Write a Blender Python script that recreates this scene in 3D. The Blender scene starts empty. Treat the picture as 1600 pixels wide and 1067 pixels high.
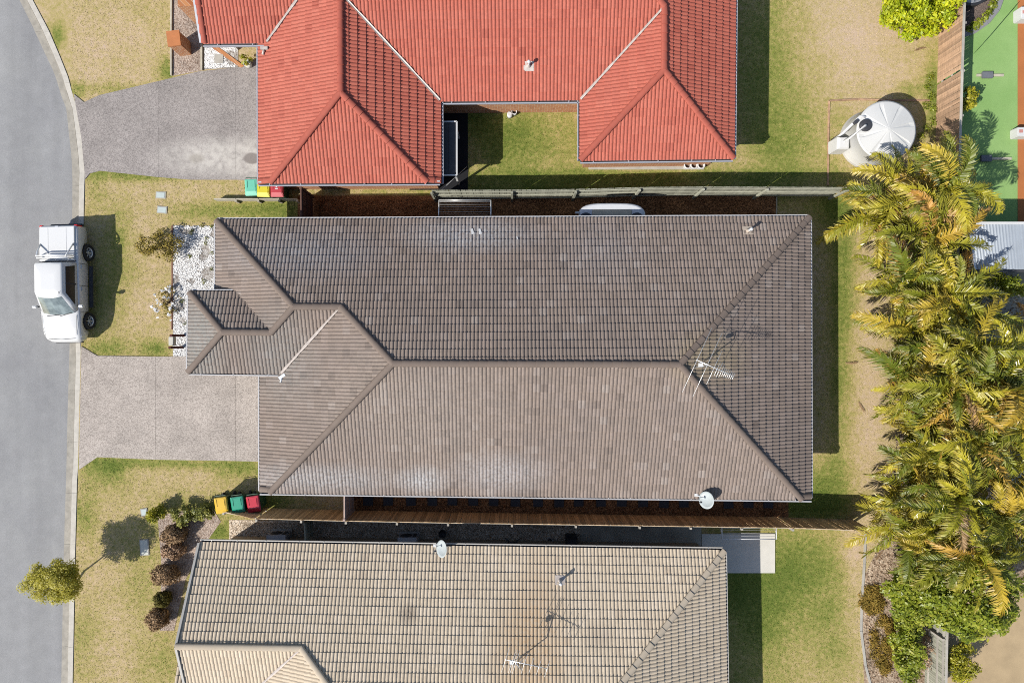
import bpy, bmesh, math, random
import numpy as np
from mathutils import Vector, Matrix
from mathutils.geometry import tessellate_polygon

random.seed(7); rng = np.random.default_rng(7)
R = math.radians
scene = bpy.context.scene
COL = scene.collection

# ------------------------------------------------------------------ camera, sky, sun, exposure
HC, FPX = 30.0, 1020.0            # drone height (m), focal length in photo pixels (1600 wide)
cam_d = bpy.data.cameras.new('camera'); cam = bpy.data.objects.new('camera', cam_d); COL.objects.link(cam)
cam.location = (0, 0, HC); cam.rotation_euler = (0, 0, 0)
cam_d.sensor_width = 36; cam_d.lens = 36 * FPX / 1600; cam_d.clip_end = 3000; cam_d.clip_start = 0.1
scene.camera = cam
SUN_EL = R(41.5); SUN_AZ = (-0.833, -0.553)
world = bpy.data.worlds.new('World'); scene.world = world; world.use_nodes = True
wn = world.node_tree
sky = wn.nodes.new('ShaderNodeTexSky'); sky.sky_type = 'NISHITA'; sky.sun_disc = False
sky.sun_elevation = SUN_EL; sky.sun_rotation = math.atan2(SUN_AZ[0], SUN_AZ[1])
bg = wn.nodes['Background']; bg.inputs['Strength'].default_value = 0.1
wn.links.new(sky.outputs[0], bg.inputs['Color'])
sun_d = bpy.data.lights.new('sun', 'SUN'); sun_d.energy = 4.5; sun_d.angle = R(0.53); sun_d.color = (1.0, 0.955, 0.89)
sun = bpy.data.objects.new('sun', sun_d); COL.objects.link(sun)
sdir = Vector((SUN_AZ[0] * math.cos(SUN_EL), SUN_AZ[1] * math.cos(SUN_EL), math.sin(SUN_EL)))
sun.rotation_euler = (-sdir).to_track_quat('-Z', 'Y').to_euler(); sun.location = sdir * 80
vs = scene.view_settings; vs.view_transform = 'Standard'; vs.look = 'None'; vs.gamma = 1.0
vs.use_curve_mapping = False; vs.exposure = 0.8
scene.cycles.filter_width = 1.0; scene.cycles.use_denoising = False

# ------------------------------------------------------------------ helpers
def W(px, py, z=0.0):
    k = (HC - z) / FPX
    return Vector(((px - 800) * k, (533.5 - py) * k, z))

def L(c):   # sRGB 0-255 -> linear
    return tuple(((v / 255) / 12.92 if v / 255 <= .04045 else ((v / 255 + .055) / 1.055) ** 2.4) for v in c)

EXPK = 1.95
def A(r, g, b, k=1.0):   # lit colour seen in the photo -> surface albedo
    return tuple(min(.85, v / EXPK * k) for v in L((r, g, b)))

class NT:
    def __init__(s, name):
        s.m = bpy.data.materials.new(name); s.m.use_nodes = True; s.t = s.m.node_tree
        s.b = s.t.nodes['Principled BSDF']; s.out = s.t.nodes['Material Output']
    def n(s, typ, **kw):
        x = s.t.nodes.new(typ)
        for k, v in kw.items(): setattr(x, k, v)
        return x
    def l(s, a, b): s.t.links.new(a, b)
    def pos(s):
        if not hasattr(s, '_p'): s._p = s.n('ShaderNodeNewGeometry').outputs['Position']
        return s._p
    def noise(s, scale, detail=3, rough=.55, vec=None):
        x = s.n('ShaderNodeTexNoise'); x.inputs['Scale'].default_value = scale
        x.inputs['Detail'].default_value = detail; x.inputs['Roughness'].default_value = rough
        s.l(vec or s.pos(), x.inputs['Vector']); return x.outputs[0]
    def voro(s, scale, out='Color', feat='F1'):
        x = s.n('ShaderNodeTexVoronoi'); x.inputs['Scale'].default_value = scale; x.feature = feat
        s.l(s.pos(), x.inputs['Vector']); return x.outputs[out]
    def ramp(s, v, stops):
        x = s.n('ShaderNodeValToRGB'); e = x.color_ramp.elements
        while len(e) < len(stops): e.new(.5)
        for el, (p, c) in zip(e, stops):
            el.position = p; el.color = (*c, 1) if not isinstance(c, (int, float)) else (c, c, c, 1)
        s.l(v, x.inputs[0]); return x.outputs[0]
    def mix(s, f, a, b, mode='MIX'):
        x = s.n('ShaderNodeMix', data_type='RGBA', blend_type=mode)
        for v, k in ((f, 0), (a, 6), (b, 7)):
            if isinstance(v, (int, float)): x.inputs[k].default_value = v if k == 0 else (v, v, v, 1)
            elif isinstance(v, tuple): x.inputs[k].default_value = (*v, 1)
            else: s.l(v, x.inputs[k])
        return x.outputs[2]
    def math(s, op, a, b=0.0, clamp=False):
        x = s.n('ShaderNodeMath', operation=op, use_clamp=clamp)
        for i, v in enumerate((a, b)):
            if isinstance(v, (int, float)): x.inputs[i].default_value = v
            else: s.l(v, x.inputs[i])
        return x.outputs[0]
    def ell(s, c, rx, ry, soft=.5):   # 1 inside an ellipse on the ground, fading out
        sub = s.n('ShaderNodeVectorMath', operation='SUBTRACT'); s.l(s.pos(), sub.inputs[0]); sub.inputs[1].default_value = (c[0], c[1], 0)
        mul = s.n('ShaderNodeVectorMath', operation='MULTIPLY'); s.l(sub.outputs[0], mul.inputs[0]); mul.inputs[1].default_value = (1 / rx, 1 / ry, 0)
        le = s.n('ShaderNodeVectorMath', operation='LENGTH'); s.l(mul.outputs[0], le.inputs[0])
        d = s.math('SUBTRACT', 1.0 + soft / 2, le.outputs['Value']); return s.math('DIVIDE', d, soft, True)
    def attr(s, name, typ='GEOMETRY'):
        x = s.n('ShaderNodeAttribute', attribute_name=name, attribute_type=typ); return x.outputs['Fac']
    def bump(s, h, strength=.5, dist=.02):
        x = s.n('ShaderNodeBump'); x.inputs['Strength'].default_value = strength; x.inputs['Distance'].default_value = dist
        s.l(h, x.inputs['Height']); s.l(x.outputs[0], s.b.inputs['Normal'])
    def done(s, col, rough=.8, spec=.3, metal=0.0):
        if isinstance(col, tuple): s.b.inputs['Base Color'].default_value = (*col, 1)
        else: s.l(col, s.b.inputs['Base Color'])
        if isinstance(rough, (int, float)): s.b.inputs['Roughness'].default_value = rough
        else: s.l(rough, s.b.inputs['Roughness'])
        s.b.inputs['Specular IOR Level'].default_value = spec; s.b.inputs['Metallic'].default_value = metal
        return s.m

def mottled(name, c, amt=.15, scale=3, rough=.8, spec=.3, metal=0, fine=40, bump=0):
    t = NT(name)
    f = t.noise(scale, 4); g = t.noise(fine, 2)
    h = t.math('ADD', t.math('MULTIPLY', f, .6), t.math('MULTIPLY', g, .4))
    lo = tuple(v * (1 - amt) for v in c); hi = tuple(min(.9, v * (1 + amt)) for v in c)
    col = t.ramp(h, [(.36, lo), (.64, hi)])
    if bump: t.bump(g, bump, .01)
    return t.done(col, rough, spec, metal)

class MB:
    """collects shapes, links them as one mesh object"""
    def __init__(s): s.v = []; s.f = []; s.sm = []
    def add(s, vs, fs, smooth=False):
        o = len(s.v); s.v += [tuple(v) for v in vs]; s.f += [tuple(i + o for i in f) for f in fs]; s.sm += [smooth] * len(fs); return s
    def box(s, c, size, rz=0.0, taper=1.0, M=None):
        x, y, z = size[0] / 2, size[1] / 2, size[2] / 2; t = taper
        vs = [(-x, -y, -z), (x, -y, -z), (x, y, -z), (-x, y, -z), (-x * t, -y * t, z), (x * t, -y * t, z), (x * t, y * t, z), (-x * t, y * t, z)]
        m = Matrix.Translation(Vector(c)) @ (M if M is not None else Matrix.Rotation(rz, 4, 'Z'))
        return s.add([m @ Vector(v) for v in vs], [(3, 2, 1, 0), (4, 5, 6, 7), (0, 1, 5, 4), (1, 2, 6, 5), (2, 3, 7, 6), (3, 0, 4, 7)])
    def bar(s, a, b, w, h):      # rectangular bar from a to b
        a, b = Vector(a), Vector(b); d = b - a; ln = d.length
        q = d.to_track_quat('X', 'Z').to_matrix().to_4x4()
        return s.box((a + b) / 2, (ln, w, h), M=q)
    def tube(s, pts, r, n=8, cap=True):
        pts = [Vector(p) for p in pts]; rs = r if isinstance(r, (list, tuple)) else [r] * len(pts); o = []
        for i, p in enumerate(pts):
            d = (pts[min(i + 1, len(pts) - 1)] - pts[max(i - 1, 0)]).normalized()
            u = d.orthogonal().normalized() if abs(d.z) > .9 else d.cross(Vector((0, 0, 1))).normalized(); w = d.cross(u)
            o += [p + (u * math.cos(2 * math.pi * k / n) + w * math.sin(2 * math.pi * k / n)) * rs[i] for k in range(n)]
        fs = [(i * n + k, i * n + (k + 1) % n, (i + 1) * n + (k + 1) % n, (i + 1) * n + k) for i in range(len(pts) - 1) for k in range(n)]
        s.add(o, fs, True)
        if cap: s.add(o[:n], [tuple(range(n))[::-1]]); s.add(o[-n:], [tuple(range(n))])
        return s
    def lathe(s, prof, c=(0, 0, 0), n=24, M=None):
        m = Matrix.Translation(Vector(c)) @ (M if M is not None else Matrix.Identity(4)); o = []
        for r, z in prof: o += [m @ Vector((r * math.cos(2 * math.pi * k / n), r * math.sin(2 * math.pi * k / n), z)) for k in range(n)]
        fs = [(i * n + k, i * n + (k + 1) % n, (i + 1) * n + (k + 1) % n, (i + 1) * n + k) for i in range(len(prof) - 1) for k in range(n)]
        return s.add(o, fs, True)
    def prism(s, poly, z0, z1):
        poly = [Vector((p[0], p[1], 0)) for p in poly]
        if sum(poly[i - 1].x * poly[i].y - poly[i].x * poly[i - 1].y for i in range(len(poly))) < 0: poly.reverse()
        n = len(poly); o = [(p.x, p.y, z0) for p in poly] + [(p.x, p.y, z1) for p in poly]
        fs = [(i, (i + 1) % n, n + (i + 1) % n, n + i) for i in range(n)]
        s.add(o, fs)
        for t in tessellate_polygon([poly]):
            s.add([o[n + i] for i in t], [(0, 1, 2)]); s.add([o[i] for i in t], [(2, 1, 0)])
        return s
    def loft(s, rings, closed=True, caps=True, smooth=True):
        n = len(rings[0]); o = [p for r in rings for p in r]; k2 = n if closed else n - 1
        fs = [(i * n + k, i * n + (k + 1) % n, (i + 1) * n + (k + 1) % n, (i + 1) * n + k) for i in range(len(rings) - 1) for k in range(k2)]
        s.add(o, fs, smooth)
        if caps: s.add(rings[0], [tuple(range(n))[::-1]]); s.add(rings[-1], [tuple(range(n))])
        return s
    def mesh(s, name, mat):
        m = bpy.data.meshes.new(name); m.from_pydata(s.v, [], s.f)
        m.polygons.foreach_set('use_smooth', s.sm); m.materials.append(mat); m.update(); return m
    def build(s, name, mat, parent=None, world=True, bevel=0):
        m = s.mesh(name, mat)
        if bevel or True:
            b = bmesh.new(); b.from_mesh(m); bmesh.ops.remove_doubles(b, verts=b.verts, dist=1e-5)
            bmesh.ops.recalc_face_normals(b, faces=b.faces)
            if bevel:
                es = [e for e in b.edges if len(e.link_faces) == 2 and e.calc_face_angle(0) > .5]
                bmesh.ops.bevel(b, geom=es, offset=bevel, segments=2, affect='EDGES', clamp_overlap=True)
            b.to_mesh(m); b.free()
        return link(name, m, parent, world)

def link(name, m, parent=None, world=True):
    o = bpy.data.objects.new(name, m); COL.objects.link(o)
    if parent is not None:
        o.parent = parent
        if world: o.matrix_parent_inverse = parent_world(parent).inverted()
    return o
def parent_world(p):
    m = p.matrix_basis.copy()
    if p.parent is not None: m = parent_world(p.parent) @ p.matrix_parent_inverse @ m
    return m
def tag(o, label=None, cat=None, group=None, kind=None):
    for k, v in (('label', label), ('category', cat), ('group', group), ('kind', kind)):
        if v: o[k] = v
    return o
def thing(name, loc, label, cat, group=None, rz=0.0):
    o = bpy.data.objects.new(name, None); COL.objects.link(o); o.location = loc; o.rotation_euler = (0, 0, rz)
    o.empty_display_size = .2; return tag(o, label, cat, group)
def copy_tree(o, parent=None):
    c = o.copy(); COL.objects.link(c)
    if parent is not None: c.parent = parent
    for ch in o.children: copy_tree(ch, c)
    return c
def sheet(name, pts, z, mat, label, kind='structure', thick=.05):
    """flat slab on the ground, points in photo pixels"""
    o = MB().prism([W(x, y, z) for x, y in pts], z - thick, z).build(name, mat); return tag(o, label, kind=kind)
def raw_mesh(name, verts, faces, mat, attrs=None, smooth=False):
    """numpy verts (n,3), faces (m,k)"""
    verts = np.asarray(verts, np.float32); faces = np.asarray(faces, np.int32); k = faces.shape[1]
    m = bpy.data.meshes.new(name); m.vertices.add(len(verts)); m.vertices.foreach_set('co', verts.ravel())
    m.loops.add(faces.size); m.loops.foreach_set('vertex_index', faces.ravel())
    m.polygons.add(len(faces)); m.polygons.foreach_set('loop_start', np.arange(len(faces)) * k); m.polygons.foreach_set('loop_total', np.full(len(faces), k))
    m.polygons.foreach_set('use_smooth', np.full(len(faces), smooth, bool))
    for nm, dom, arr in attrs or []:
        a = m.attributes.new(nm, 'FLOAT', dom); a.data.foreach_set('value', np.asarray(arr, np.float32))
    m.materials.append(mat); m.update(calc_edges=True); return m

# ------------------------------------------------------------------ materials
def lawn_mat():
    t = NT('lawn')
    g = t.attr('green')
    n1 = t.noise(.8, 4, .6); n2 = t.noise(5, 4, .65); n3 = t.noise(34, 3, .75); n4 = t.noise(95, 1)
    v = t.math('ADD', g, t.math('MULTIPLY', t.math('SUBTRACT', n1, .5), .55))
    v = t.math('ADD', v, t.math('MULTIPLY', t.math('SUBTRACT', n2, .5), 1.0))
    v = t.math('ADD', v, t.math('MULTIPLY', t.math('SUBTRACT', n3, .5), .95), True)
    col = t.ramp(v, [(0, A(224, 198, 172)), (.25, A(216, 192, 148)), (.5, A(192, 176, 112)), (.75, A(152, 156, 80)), (1, A(112, 128, 56))])
    fine = t.ramp(t.math('ADD', t.math('MULTIPLY', n3, .5), t.math('MULTIPLY', n4, .5)), [(.33, .7), (.5, 1.15), (.68, 1.6)])
    col = t.mix(1.0, col, fine, 'MULTIPLY')
    t.bump(t.math('ADD', n3, n4), .55, .05)
    return t.done(col, .9, .1)
M_lawn = lawn_mat()
def blade_mat():
    t = NT('grass_blade'); v = t.attr('green'); k = t.attr('tone')
    col = t.ramp(v, [(0, A(206, 180, 140)), (.3, A(196, 178, 120)), (.55, A(166, 164, 88)), (.8, A(128, 142, 58)), (1, A(96, 122, 40))])
    col = t.mix(1.0, col, t.ramp(k, [(0, .9), (1, 1.5)]), 'MULTIPLY')
    return t.done(col, .8, .15)
M_blade = blade_mat()

def road_mat():
    t = NT('asphalt')
    n1 = t.noise(.35, 4); n2 = t.noise(60, 2, .7); n3 = t.voro(75, 'Distance'); n4 = t.noise(2.2, 5, .65)
    mp = t.n('ShaderNodeVectorMath', operation='MULTIPLY'); t.l(t.pos(), mp.inputs[0]); mp.inputs[1].default_value = (1.3, .06, 0)
    ns = t.noise(1.0, 3, .5, mp.outputs[0])
    a = t.ramp(n1, [(.3, A(156, 156, 157)), (.7, A(170, 170, 169))])
    a = t.mix(1.0, a, t.ramp(ns, [(.3, .92), (.7, 1.07)]), 'MULTIPLY')
    a = t.mix(1.0, a, t.ramp(n2, [(.3, .8), (.7, 1.2)]), 'MULTIPLY')
    a = t.mix(1.0, a, t.ramp(n4, [(.3, .93), (.7, 1.06)]), 'MULTIPLY')
    st = t.ramp(t.noise(.9, 5, .7), [(.66, 0.0), (.74, 1.0)]); a = t.mix(t.math('MULTIPLY', st, .18), a, A(200, 200, 196))
    t.bump(n3, .35, .012); return t.done(a, .85, .25)
M_road = road_mat()

def aggregate(name, c1, c2, dark, stain=None):
    t = NT(name)
    v = t.voro(30, 'Color'); sv = t.n('ShaderNodeSeparateColor'); t.l(v, sv.inputs[0])
    n = t.noise(45, 2, .7); n1 = t.noise(.8, 4, .6)
    f = t.math('ADD', t.math('MULTIPLY', sv.outputs[0], .6), t.math('MULTIPLY', n, .4))
    a = t.ramp(f, [(.2, dark), (.45, c1), (.75, c2)])
    a = t.mix(1.0, a, t.ramp(n1, [(.3, .85), (.7, 1.12)]), 'MULTIPLY')
    if stain: a = stain(t, a)
    t.bump(t.voro(30, 'Distance'), .4, .01); return t.done(a, .85, .2)
def red_stain(t, a):
    nz = t.noise(3.2, 4, .6)
    c = W(340, 246); e = t.ell((c.x, c.y), 2.3, .75, 1.0); c2 = W(385, 248); e2 = t.ell((c2.x, c2.y), 1.6, .85, .8)
    m = t.math('MULTIPLY', t.math('MAXIMUM', e, e2), t.ramp(nz, [(.3, .35), (.6, 1.0)]))
    a = t.mix(t.math('MULTIPLY', m, .8), a, A(226, 220, 210))
    c3 = W(394, 248); a = t.mix(t.math('MULTIPLY', t.ell((c3.x, c3.y), .38, .26, .3), .85), a, A(140, 131, 125))
    c4 = W(307, 248); return t.mix(t.math('MULTIPLY', t.ell((c4.x, c4.y), .35, .2, .8), .6), a, A(170, 162, 150))
M_drive_red = aggregate('aggregate_grey', A(166, 158, 153), A(186, 178, 172), A(140, 133, 129), red_stain)
M_drive_brown = aggregate('aggregate_warm', A(190, 179, 169), A(212, 201, 190), A(158, 148, 139))

M_conc = mottled('concrete', A(196, 191, 180), .14, 2.2, .9, fine=60, bump=.2)
M_conc_new = mottled('concrete_pale', A(234, 230, 218), .06, 2, .9, fine=60)
M_channel = mottled('concrete_channel', A(176, 170, 158), .2, 4, .9, fine=50, bump=.2)
M_kerb = mottled('concrete_kerb', A(214, 208, 196), .13, 4, .9, fine=50)
M_conc_damp = mottled('concrete_stained', A(186, 180, 164), .25, 1.6, .85, fine=40)
M_slate = mottled('dark_paving', A(62, 65, 72), .2, 2, .8, fine=50)
def chips(name, cols, sc=26, rough=.95):
    t = NT(name); v = t.voro(sc, 'Color'); sv = t.n('ShaderNodeSeparateColor'); t.l(v, sv.inputs[0])
    n = t.noise(1.2, 4); k = len(cols)
    a = t.ramp(sv.outputs[0], [(i / (k - 1), c) for i, c in enumerate(cols)])
    a = t.mix(1.0, a, t.ramp(n, [(.3, .7), (.7, 1.2)]), 'MULTIPLY')
    t.bump(t.voro(sc, 'Distance'), .8, .03); return t.done(a, rough, .15)
M_mulch = chips('bark_mulch', [A(104, 72, 48), A(160, 112, 76), A(206, 152, 104), A(130, 90, 60)], 24)
M_gravel = chips('river_gravel', [A(190, 168, 142), A(240, 218, 190), (.52, .46, .38), A(208, 184, 156)], 22)
M_bedsoil = chips('dry_garden_bed', [A(178, 158, 142), A(204, 186, 170), A(150, 128, 112), A(216, 200, 186)], 17)
M_whitebase = chips('white_pebble_base', [A(140, 130, 120), A(190, 184, 176), A(214, 210, 204), A(170, 160, 150)], 14)
M_litter = chips('leaf_litter', [A(160, 134, 110), A(204, 182, 156), A(136, 110, 86), A(220, 200, 174)], 13)
M_soil_dark = chips('garden_soil', [A(110, 96, 88), A(138, 122, 112), A(96, 84, 76)], 20)
M_pebble = mottled('white_pebble', (.52, .515, .50), .2, 14, .6)

def tile_mat(name, stops, use_attr, grime, streak=None, patch=None):
    t = NT(name)
    tone = t.attr('tone') if use_attr else t.n('ShaderNodeObjectInfo').outputs['Random']
    a = t.ramp(tone, stops)
    n = t.noise(.55, 5, .62); n2 = t.noise(9, 4, .7); n3 = t.noise(70, 2)
    a = t.mix(1.0, a, t.ramp(n2, [(.3, .86), (.7, 1.14)]), 'MULTIPLY')
    a = t.mix(1.0, a, t.ramp(n3, [(.3, .9), (.7, 1.1)]), 'MULTIPLY')
    a = t.mix(t.math('MULTIPLY', t.ramp(n, [(.45, 0.0), (.72, 1.0)]), grime[1]), a, grime[0])
    if patch:
        for (px, py, rx, ry, c, k) in patch:
            q = W(px, py, 3.2); a = t.mix(t.math('MULTIPLY', t.math('MULTIPLY', t.ell((q.x, q.y), rx, ry, 1.2), t.ramp(n2, [(.35, .2), (.6, 1.0)])), k), a, c)
    t.bump(n3, .15, .006)
    return t.done(a, .75, .3)
BR = [(0, A(128, 114, 104)), (.05, A(143, 128, 117)), (.5, A(149, 133, 121)), (.93, A(155, 139, 128)), (1, A(163, 150, 140))]
BP = [(735, 365, 2.2, .6, A(190, 194, 198), .55), (470, 395, 2.6, .9, A(150, 156, 164), .5), (500, 750, 2.6, .5, A(196, 196, 196), .55),
      (660, 752, .8, .5, A(205, 208, 210), .6), (780, 740, 1.6, .7, A(196, 196, 198), .45), (940, 390, 1.6, 1.2, A(160, 160, 164), .3),
      (440, 560, 1.2, 1.6, A(150, 158, 156), .35), (310, 530, .9, 1.8, A(158, 164, 160), .6), (650, 640, 3.2, 2.2, A(172, 160, 148), .4), (1095, 560, 1.3, .9, A(176, 160, 122), .6)]
RD = [(0, A(180, 92, 74)), (.03, A(193, 103, 84)), (.6, A(197, 107, 87)), (1, A(202, 113, 93))]
BG = [(0, A(206, 187, 162)), (.05, A(216, 198, 172)), (.7, A(220, 202, 176)), (1, A(225, 208, 184))]
BGP = [(840, 1000, .9, 2.6, A(200, 160, 112), .6), (800, 1010, .8, 1.6, A(196, 160, 116), .5), (640, 955, .3, .3, A(120, 104, 90), .7), (935, 985, .5, .4, A(150, 132, 116), .4)]
TM = {}
for nm, st, gr, pt in (('brown', BR, (A(128, 118, 112), .4), BP), ('red', RD, (A(200, 116, 98), .25), []), ('beige', BG, (A(203, 187, 164), .35), BGP)):
    TM[nm] = (tile_mat(nm + '_tile', st, False, gr, patch=pt), tile_mat(nm + '_tiles', st, True, gr, patch=pt))
M_cap = {'brown': mottled('brown_cap', A(132, 117, 106), .1, 2), 'red': mottled('red_cap', A(186, 98, 80), .08, 2), 'beige': mottled('beige_cap', A(203, 188, 166), .07, 2)}
M_deck = mottled('roof_underlay', (.03, .028, .026), .1)
M_white = mottled('white_paint', A(236, 236, 234), .04, 3, .45, .4)
M_gutter = {'brown': mottled('gutter_pale', A(206, 205, 206), .05, 3, .4, .4), 'red': mottled('gutter_grey', A(190, 192, 200), .05, 3, .4, .4), 'beige': mottled('gutter_cream', A(200, 196, 188), .06, 3, .4, .4)}
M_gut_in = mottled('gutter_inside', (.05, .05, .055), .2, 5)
M_flash = mottled('valley_flashing', A(214, 202, 192), .2, 6, .5, .4)
def brick_mat(name, c1, c2, mortar):
    t = NT(name); tc = t.n('ShaderNodeTexCoord'); mp = t.n('ShaderNodeSeparateXYZ'); t.l(t.pos(), mp.inputs[0])
    cb = t.n('ShaderNodeCombineXYZ'); t.l(t.math('ADD', mp.outputs[0], mp.outputs[1]), cb.inputs[0]); t.l(mp.outputs[2], cb.inputs[1])
    br = t.n('ShaderNodeTexBrick'); t.l(cb.outputs[0], br.inputs['Vector']); br.inputs['Scale'].default_value = 1.0
    br.inputs['Brick Width'].default_value = .24; br.inputs['Row Height'].default_value = .086; br.inputs['Mortar Size'].default_value = .008
    for k, c in (('Color1', c1), ('Color2', c2), ('Mortar', mortar)): br.inputs[k].default_value = (*c, 1)
    t.bump(br.outputs['Fac'], .4, -.01); return t.done(br.outputs['Color'], .85, .2)
M_brick = brick_mat('orange_brick', A(214, 150, 100), A(184, 112, 70), A(226, 206, 180))
M_brick2 = brick_mat('brown_brick', A(150, 118, 96), A(122, 92, 74), A(176, 160, 144))
M_brick3 = brick_mat('cream_brick', A(206, 186, 156), A(190, 166, 136), A(210, 196, 176))
def wood_mat(name, c, amt=.25, rnd=.25, sc=(2, 2, 14)):
    t = NT(name); rn = t.n('ShaderNodeObjectInfo').outputs['Random']
    mp = t.n('ShaderNodeVectorMath', operation='MULTIPLY'); t.l(t.pos(), mp.inputs[0]); mp.inputs[1].default_value = sc
    n = t.noise(1.6, 4, .65, mp.outputs[0]); a = t.ramp(n, [(.3, tuple(v * (1 - amt) for v in c)), (.7, tuple(v * (1 + amt) for v in c))])
    a = t.mix(1.0, a, t.ramp(rn, [(0, 1 - rnd), (1, 1 + rnd)]), 'MULTIPLY'); return t.done(a, .85, .15)
M_fence_tan = wood_mat('tan_paling', A(238, 200, 150), .25, .3)
M_fence_grey = wood_mat('grey_green_timber', A(178, 178, 160), .18, .2)
M_fence_brown = wood_mat('brown_paling', A(208, 172, 140), .25, .28)
M_rail_grey = wood_mat('weathered_rail', A(196, 190, 178), .15, .15)
M_gate_brown = wood_mat('brown_gate_board', A(112, 84, 74), .15, .15)
M_gate_pink = wood_mat('pale_gate_board', A(200, 176, 164), .12, .12)
M_sleeper = wood_mat('sleeper', A(204, 196, 176), .15, .15)
M_black = mottled('black_plastic', (.02, .02, .022), .2, 6, .5)
M_dark = mottled('dark_charcoal', (.035, .036, .04), .2, 6, .55)
M_steel = mottled('galvanised_steel', (.55, .56, .57), .08, 8, .35, .5, .7)
M_alu = mottled('aluminium', (.72, .72, .7), .05, 8, .35, .5, .6)
def plain(name, c, rough=.5, spec=.4, metal=0): return mottled(name, c, .05, 4, rough, spec, metal)
M_tank = mottled('tank_white', A(234, 234, 230), .04, 1.5, .5, .35)
M_tyre = plain('tyre_rubber', (.018, .018, .019), .8)
def car_paint():
    t = NT('white_car_paint'); m = t.done(A(240, 240, 238), .28, .5); t.b.inputs['Coat Weight'].default_value = .6; t.b.inputs['Coat Roughness'].default_value = .08; return m
M_carwhite = car_paint()
def glass_dark():
    t = NT('tinted_glass'); m = t.done((.012, .014, .015), .08, .35); return m
M_glass = glass_dark()
def windscreen():
    t = NT('windscreen'); n = t.noise(3, 3); m = t.done(t.ramp(n, [(.35, (.05, .065, .065)), (.65, (.14, .17, .165))]), .06, .9); return m  # greenish reflection painted into the dark glass colour as paler mottling
M_wind = windscreen()
M_red_lens = plain('red_lens', (.5, .01, .01), .2, .6)
M_clear_lens = plain('clear_lens', (.62, .63, .65), .15, .6, .3)
def turf_mat():
    t = NT('artificial_turf'); n1 = t.noise(.5, 3); n2 = t.noise(60, 2, .7)
    a = t.ramp(n1, [(.3, A(146, 186, 110)), (.7, A(164, 200, 126))]); a = t.mix(1.0, a, t.ramp(n2, [(.3, .82), (.7, 1.16)]), 'MULTIPLY')
    t.bump(n2, .3, .02); return t.done(a, .9, .1)
M_turf = turf_mat()
M_orange = mottled('orange_court', A(196, 122, 70), .08, 1.5, .9, fine=60)

def leaf_mat(name, stops, rough=.5, spec=.35, trans=.3):
    t = NT(name); k = t.attr('tone'); n = t.noise(1.8, 3)
    a = t.ramp(k, stops); a = t.mix(1.0, a, t.ramp(n, [(.3, .75), (.7, 1.2)]), 'MULTIPLY')
    t.done(a, rough, spec); tr = t.n('ShaderNodeBsdfTranslucent'); t.l(a, tr.inputs['Color'])
    mx = t.n('ShaderNodeMixShader'); mx.inputs[0].default_value = trans; t.l(t.b.outputs[0], mx.inputs[1]); t.l(tr.outputs[0], mx.inputs[2]); t.l(mx.outputs[0], t.out.inputs[0])
    return t.m
G_lime = leaf_mat('lime_leaf', [(0, A(140, 164, 23)), (.5, A(206, 220, 35)), (1, A(250, 241, 47))])
G_mid = leaf_mat('green_leaf', [(0, A(110, 132, 34)), (.5, A(176, 190, 54)), (1, A(232, 228, 92))], .42, .45, .45)
G_yellow = leaf_mat('yellow_green_leaf', [(0, A(122, 131, 26)), (.5, A(187, 187, 47)), (1, A(241, 222, 70))])
G_olive = leaf_mat('olive_leaf', [(0, A(96, 108, 44)), (.5, A(157, 161, 77)), (1, A(218, 208, 91))])
G_gold = leaf_mat('street_tree_leaf', [(0, A(186, 182, 60)), (.5, A(236, 224, 84)), (1, A(252, 242, 112))], .5, .35, .5)
G_brown = leaf_mat('brown_twig', [(0, A(140, 112, 82)), (.5, A(186, 154, 118)), (1, A(222, 190, 150))], .8, .1, .1)
G_pinkbrown = leaf_mat('dry_twig', [(0, A(157, 126, 98)), (.5, A(204, 168, 136)), (1, A(234, 201, 166))], .8, .1, .1)
G_sparse = leaf_mat('sparse_shrub', [(0, A(98, 91, 35)), (.5, A(159, 143, 66)), (1, A(218, 190, 98))], .7, .1, .15)
G_bronze = leaf_mat('bronze_cover', [(0, A(120, 112, 48)), (.4, A(168, 142, 66)), (.75, A(206, 168, 84)), (1, A(178, 170, 80))], .7, .1, .3)
G_flower = leaf_mat('white_petal', [(0, A(250, 250, 250)), (1, A(250, 250, 250))], .6, .2, .2)
def frond_mat():
    t = NT('palm_frond'); rn = t.n('ShaderNodeObjectInfo').outputs['Random']; k = t.attr('tone'); n = t.noise(2.5, 3)
    a = t.ramp(rn, [(0, A(116, 132, 34)), (.25, A(156, 162, 44)), (.5, A(196, 190, 56)), (.72, A(214, 200, 60)), (.9, A(226, 194, 66)), (.965, A(224, 168, 76)), (1, A(198, 164, 118))])
    tip = t.mix(t.ramp(k, [(.55, 0.0), (1, .5)]), a, A(206, 172, 100))
    a = t.mix(1.0, tip, t.ramp(n, [(.3, .7), (.7, 1.2)]), 'MULTIPLY')
    t.done(a, t.ramp(rn, [(0, .5), (.5, .42), (.52, .26), (.6, .28), (.62, .45)]), .55); tr = t.n('ShaderNodeBsdfTranslucent'); t.l(a, tr.inputs['Color'])
    mx = t.n('ShaderNodeMixShader'); mx.inputs[0].default_value = .28; t.l(t.b.outputs[0], mx.inputs[1]); t.l(tr.outputs[0], mx.inputs[2]); t.l(mx.outputs[0], t.out.inputs[0])
    return t.m
M_frond = frond_mat()
M_bark = mottled('bark', A(128, 110, 92), .25, 6, .9, fine=30, bump=.5)
M_palmtrunk = mottled('palm_trunk', A(150, 138, 118), .2, 5, .85, fine=14)

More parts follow.
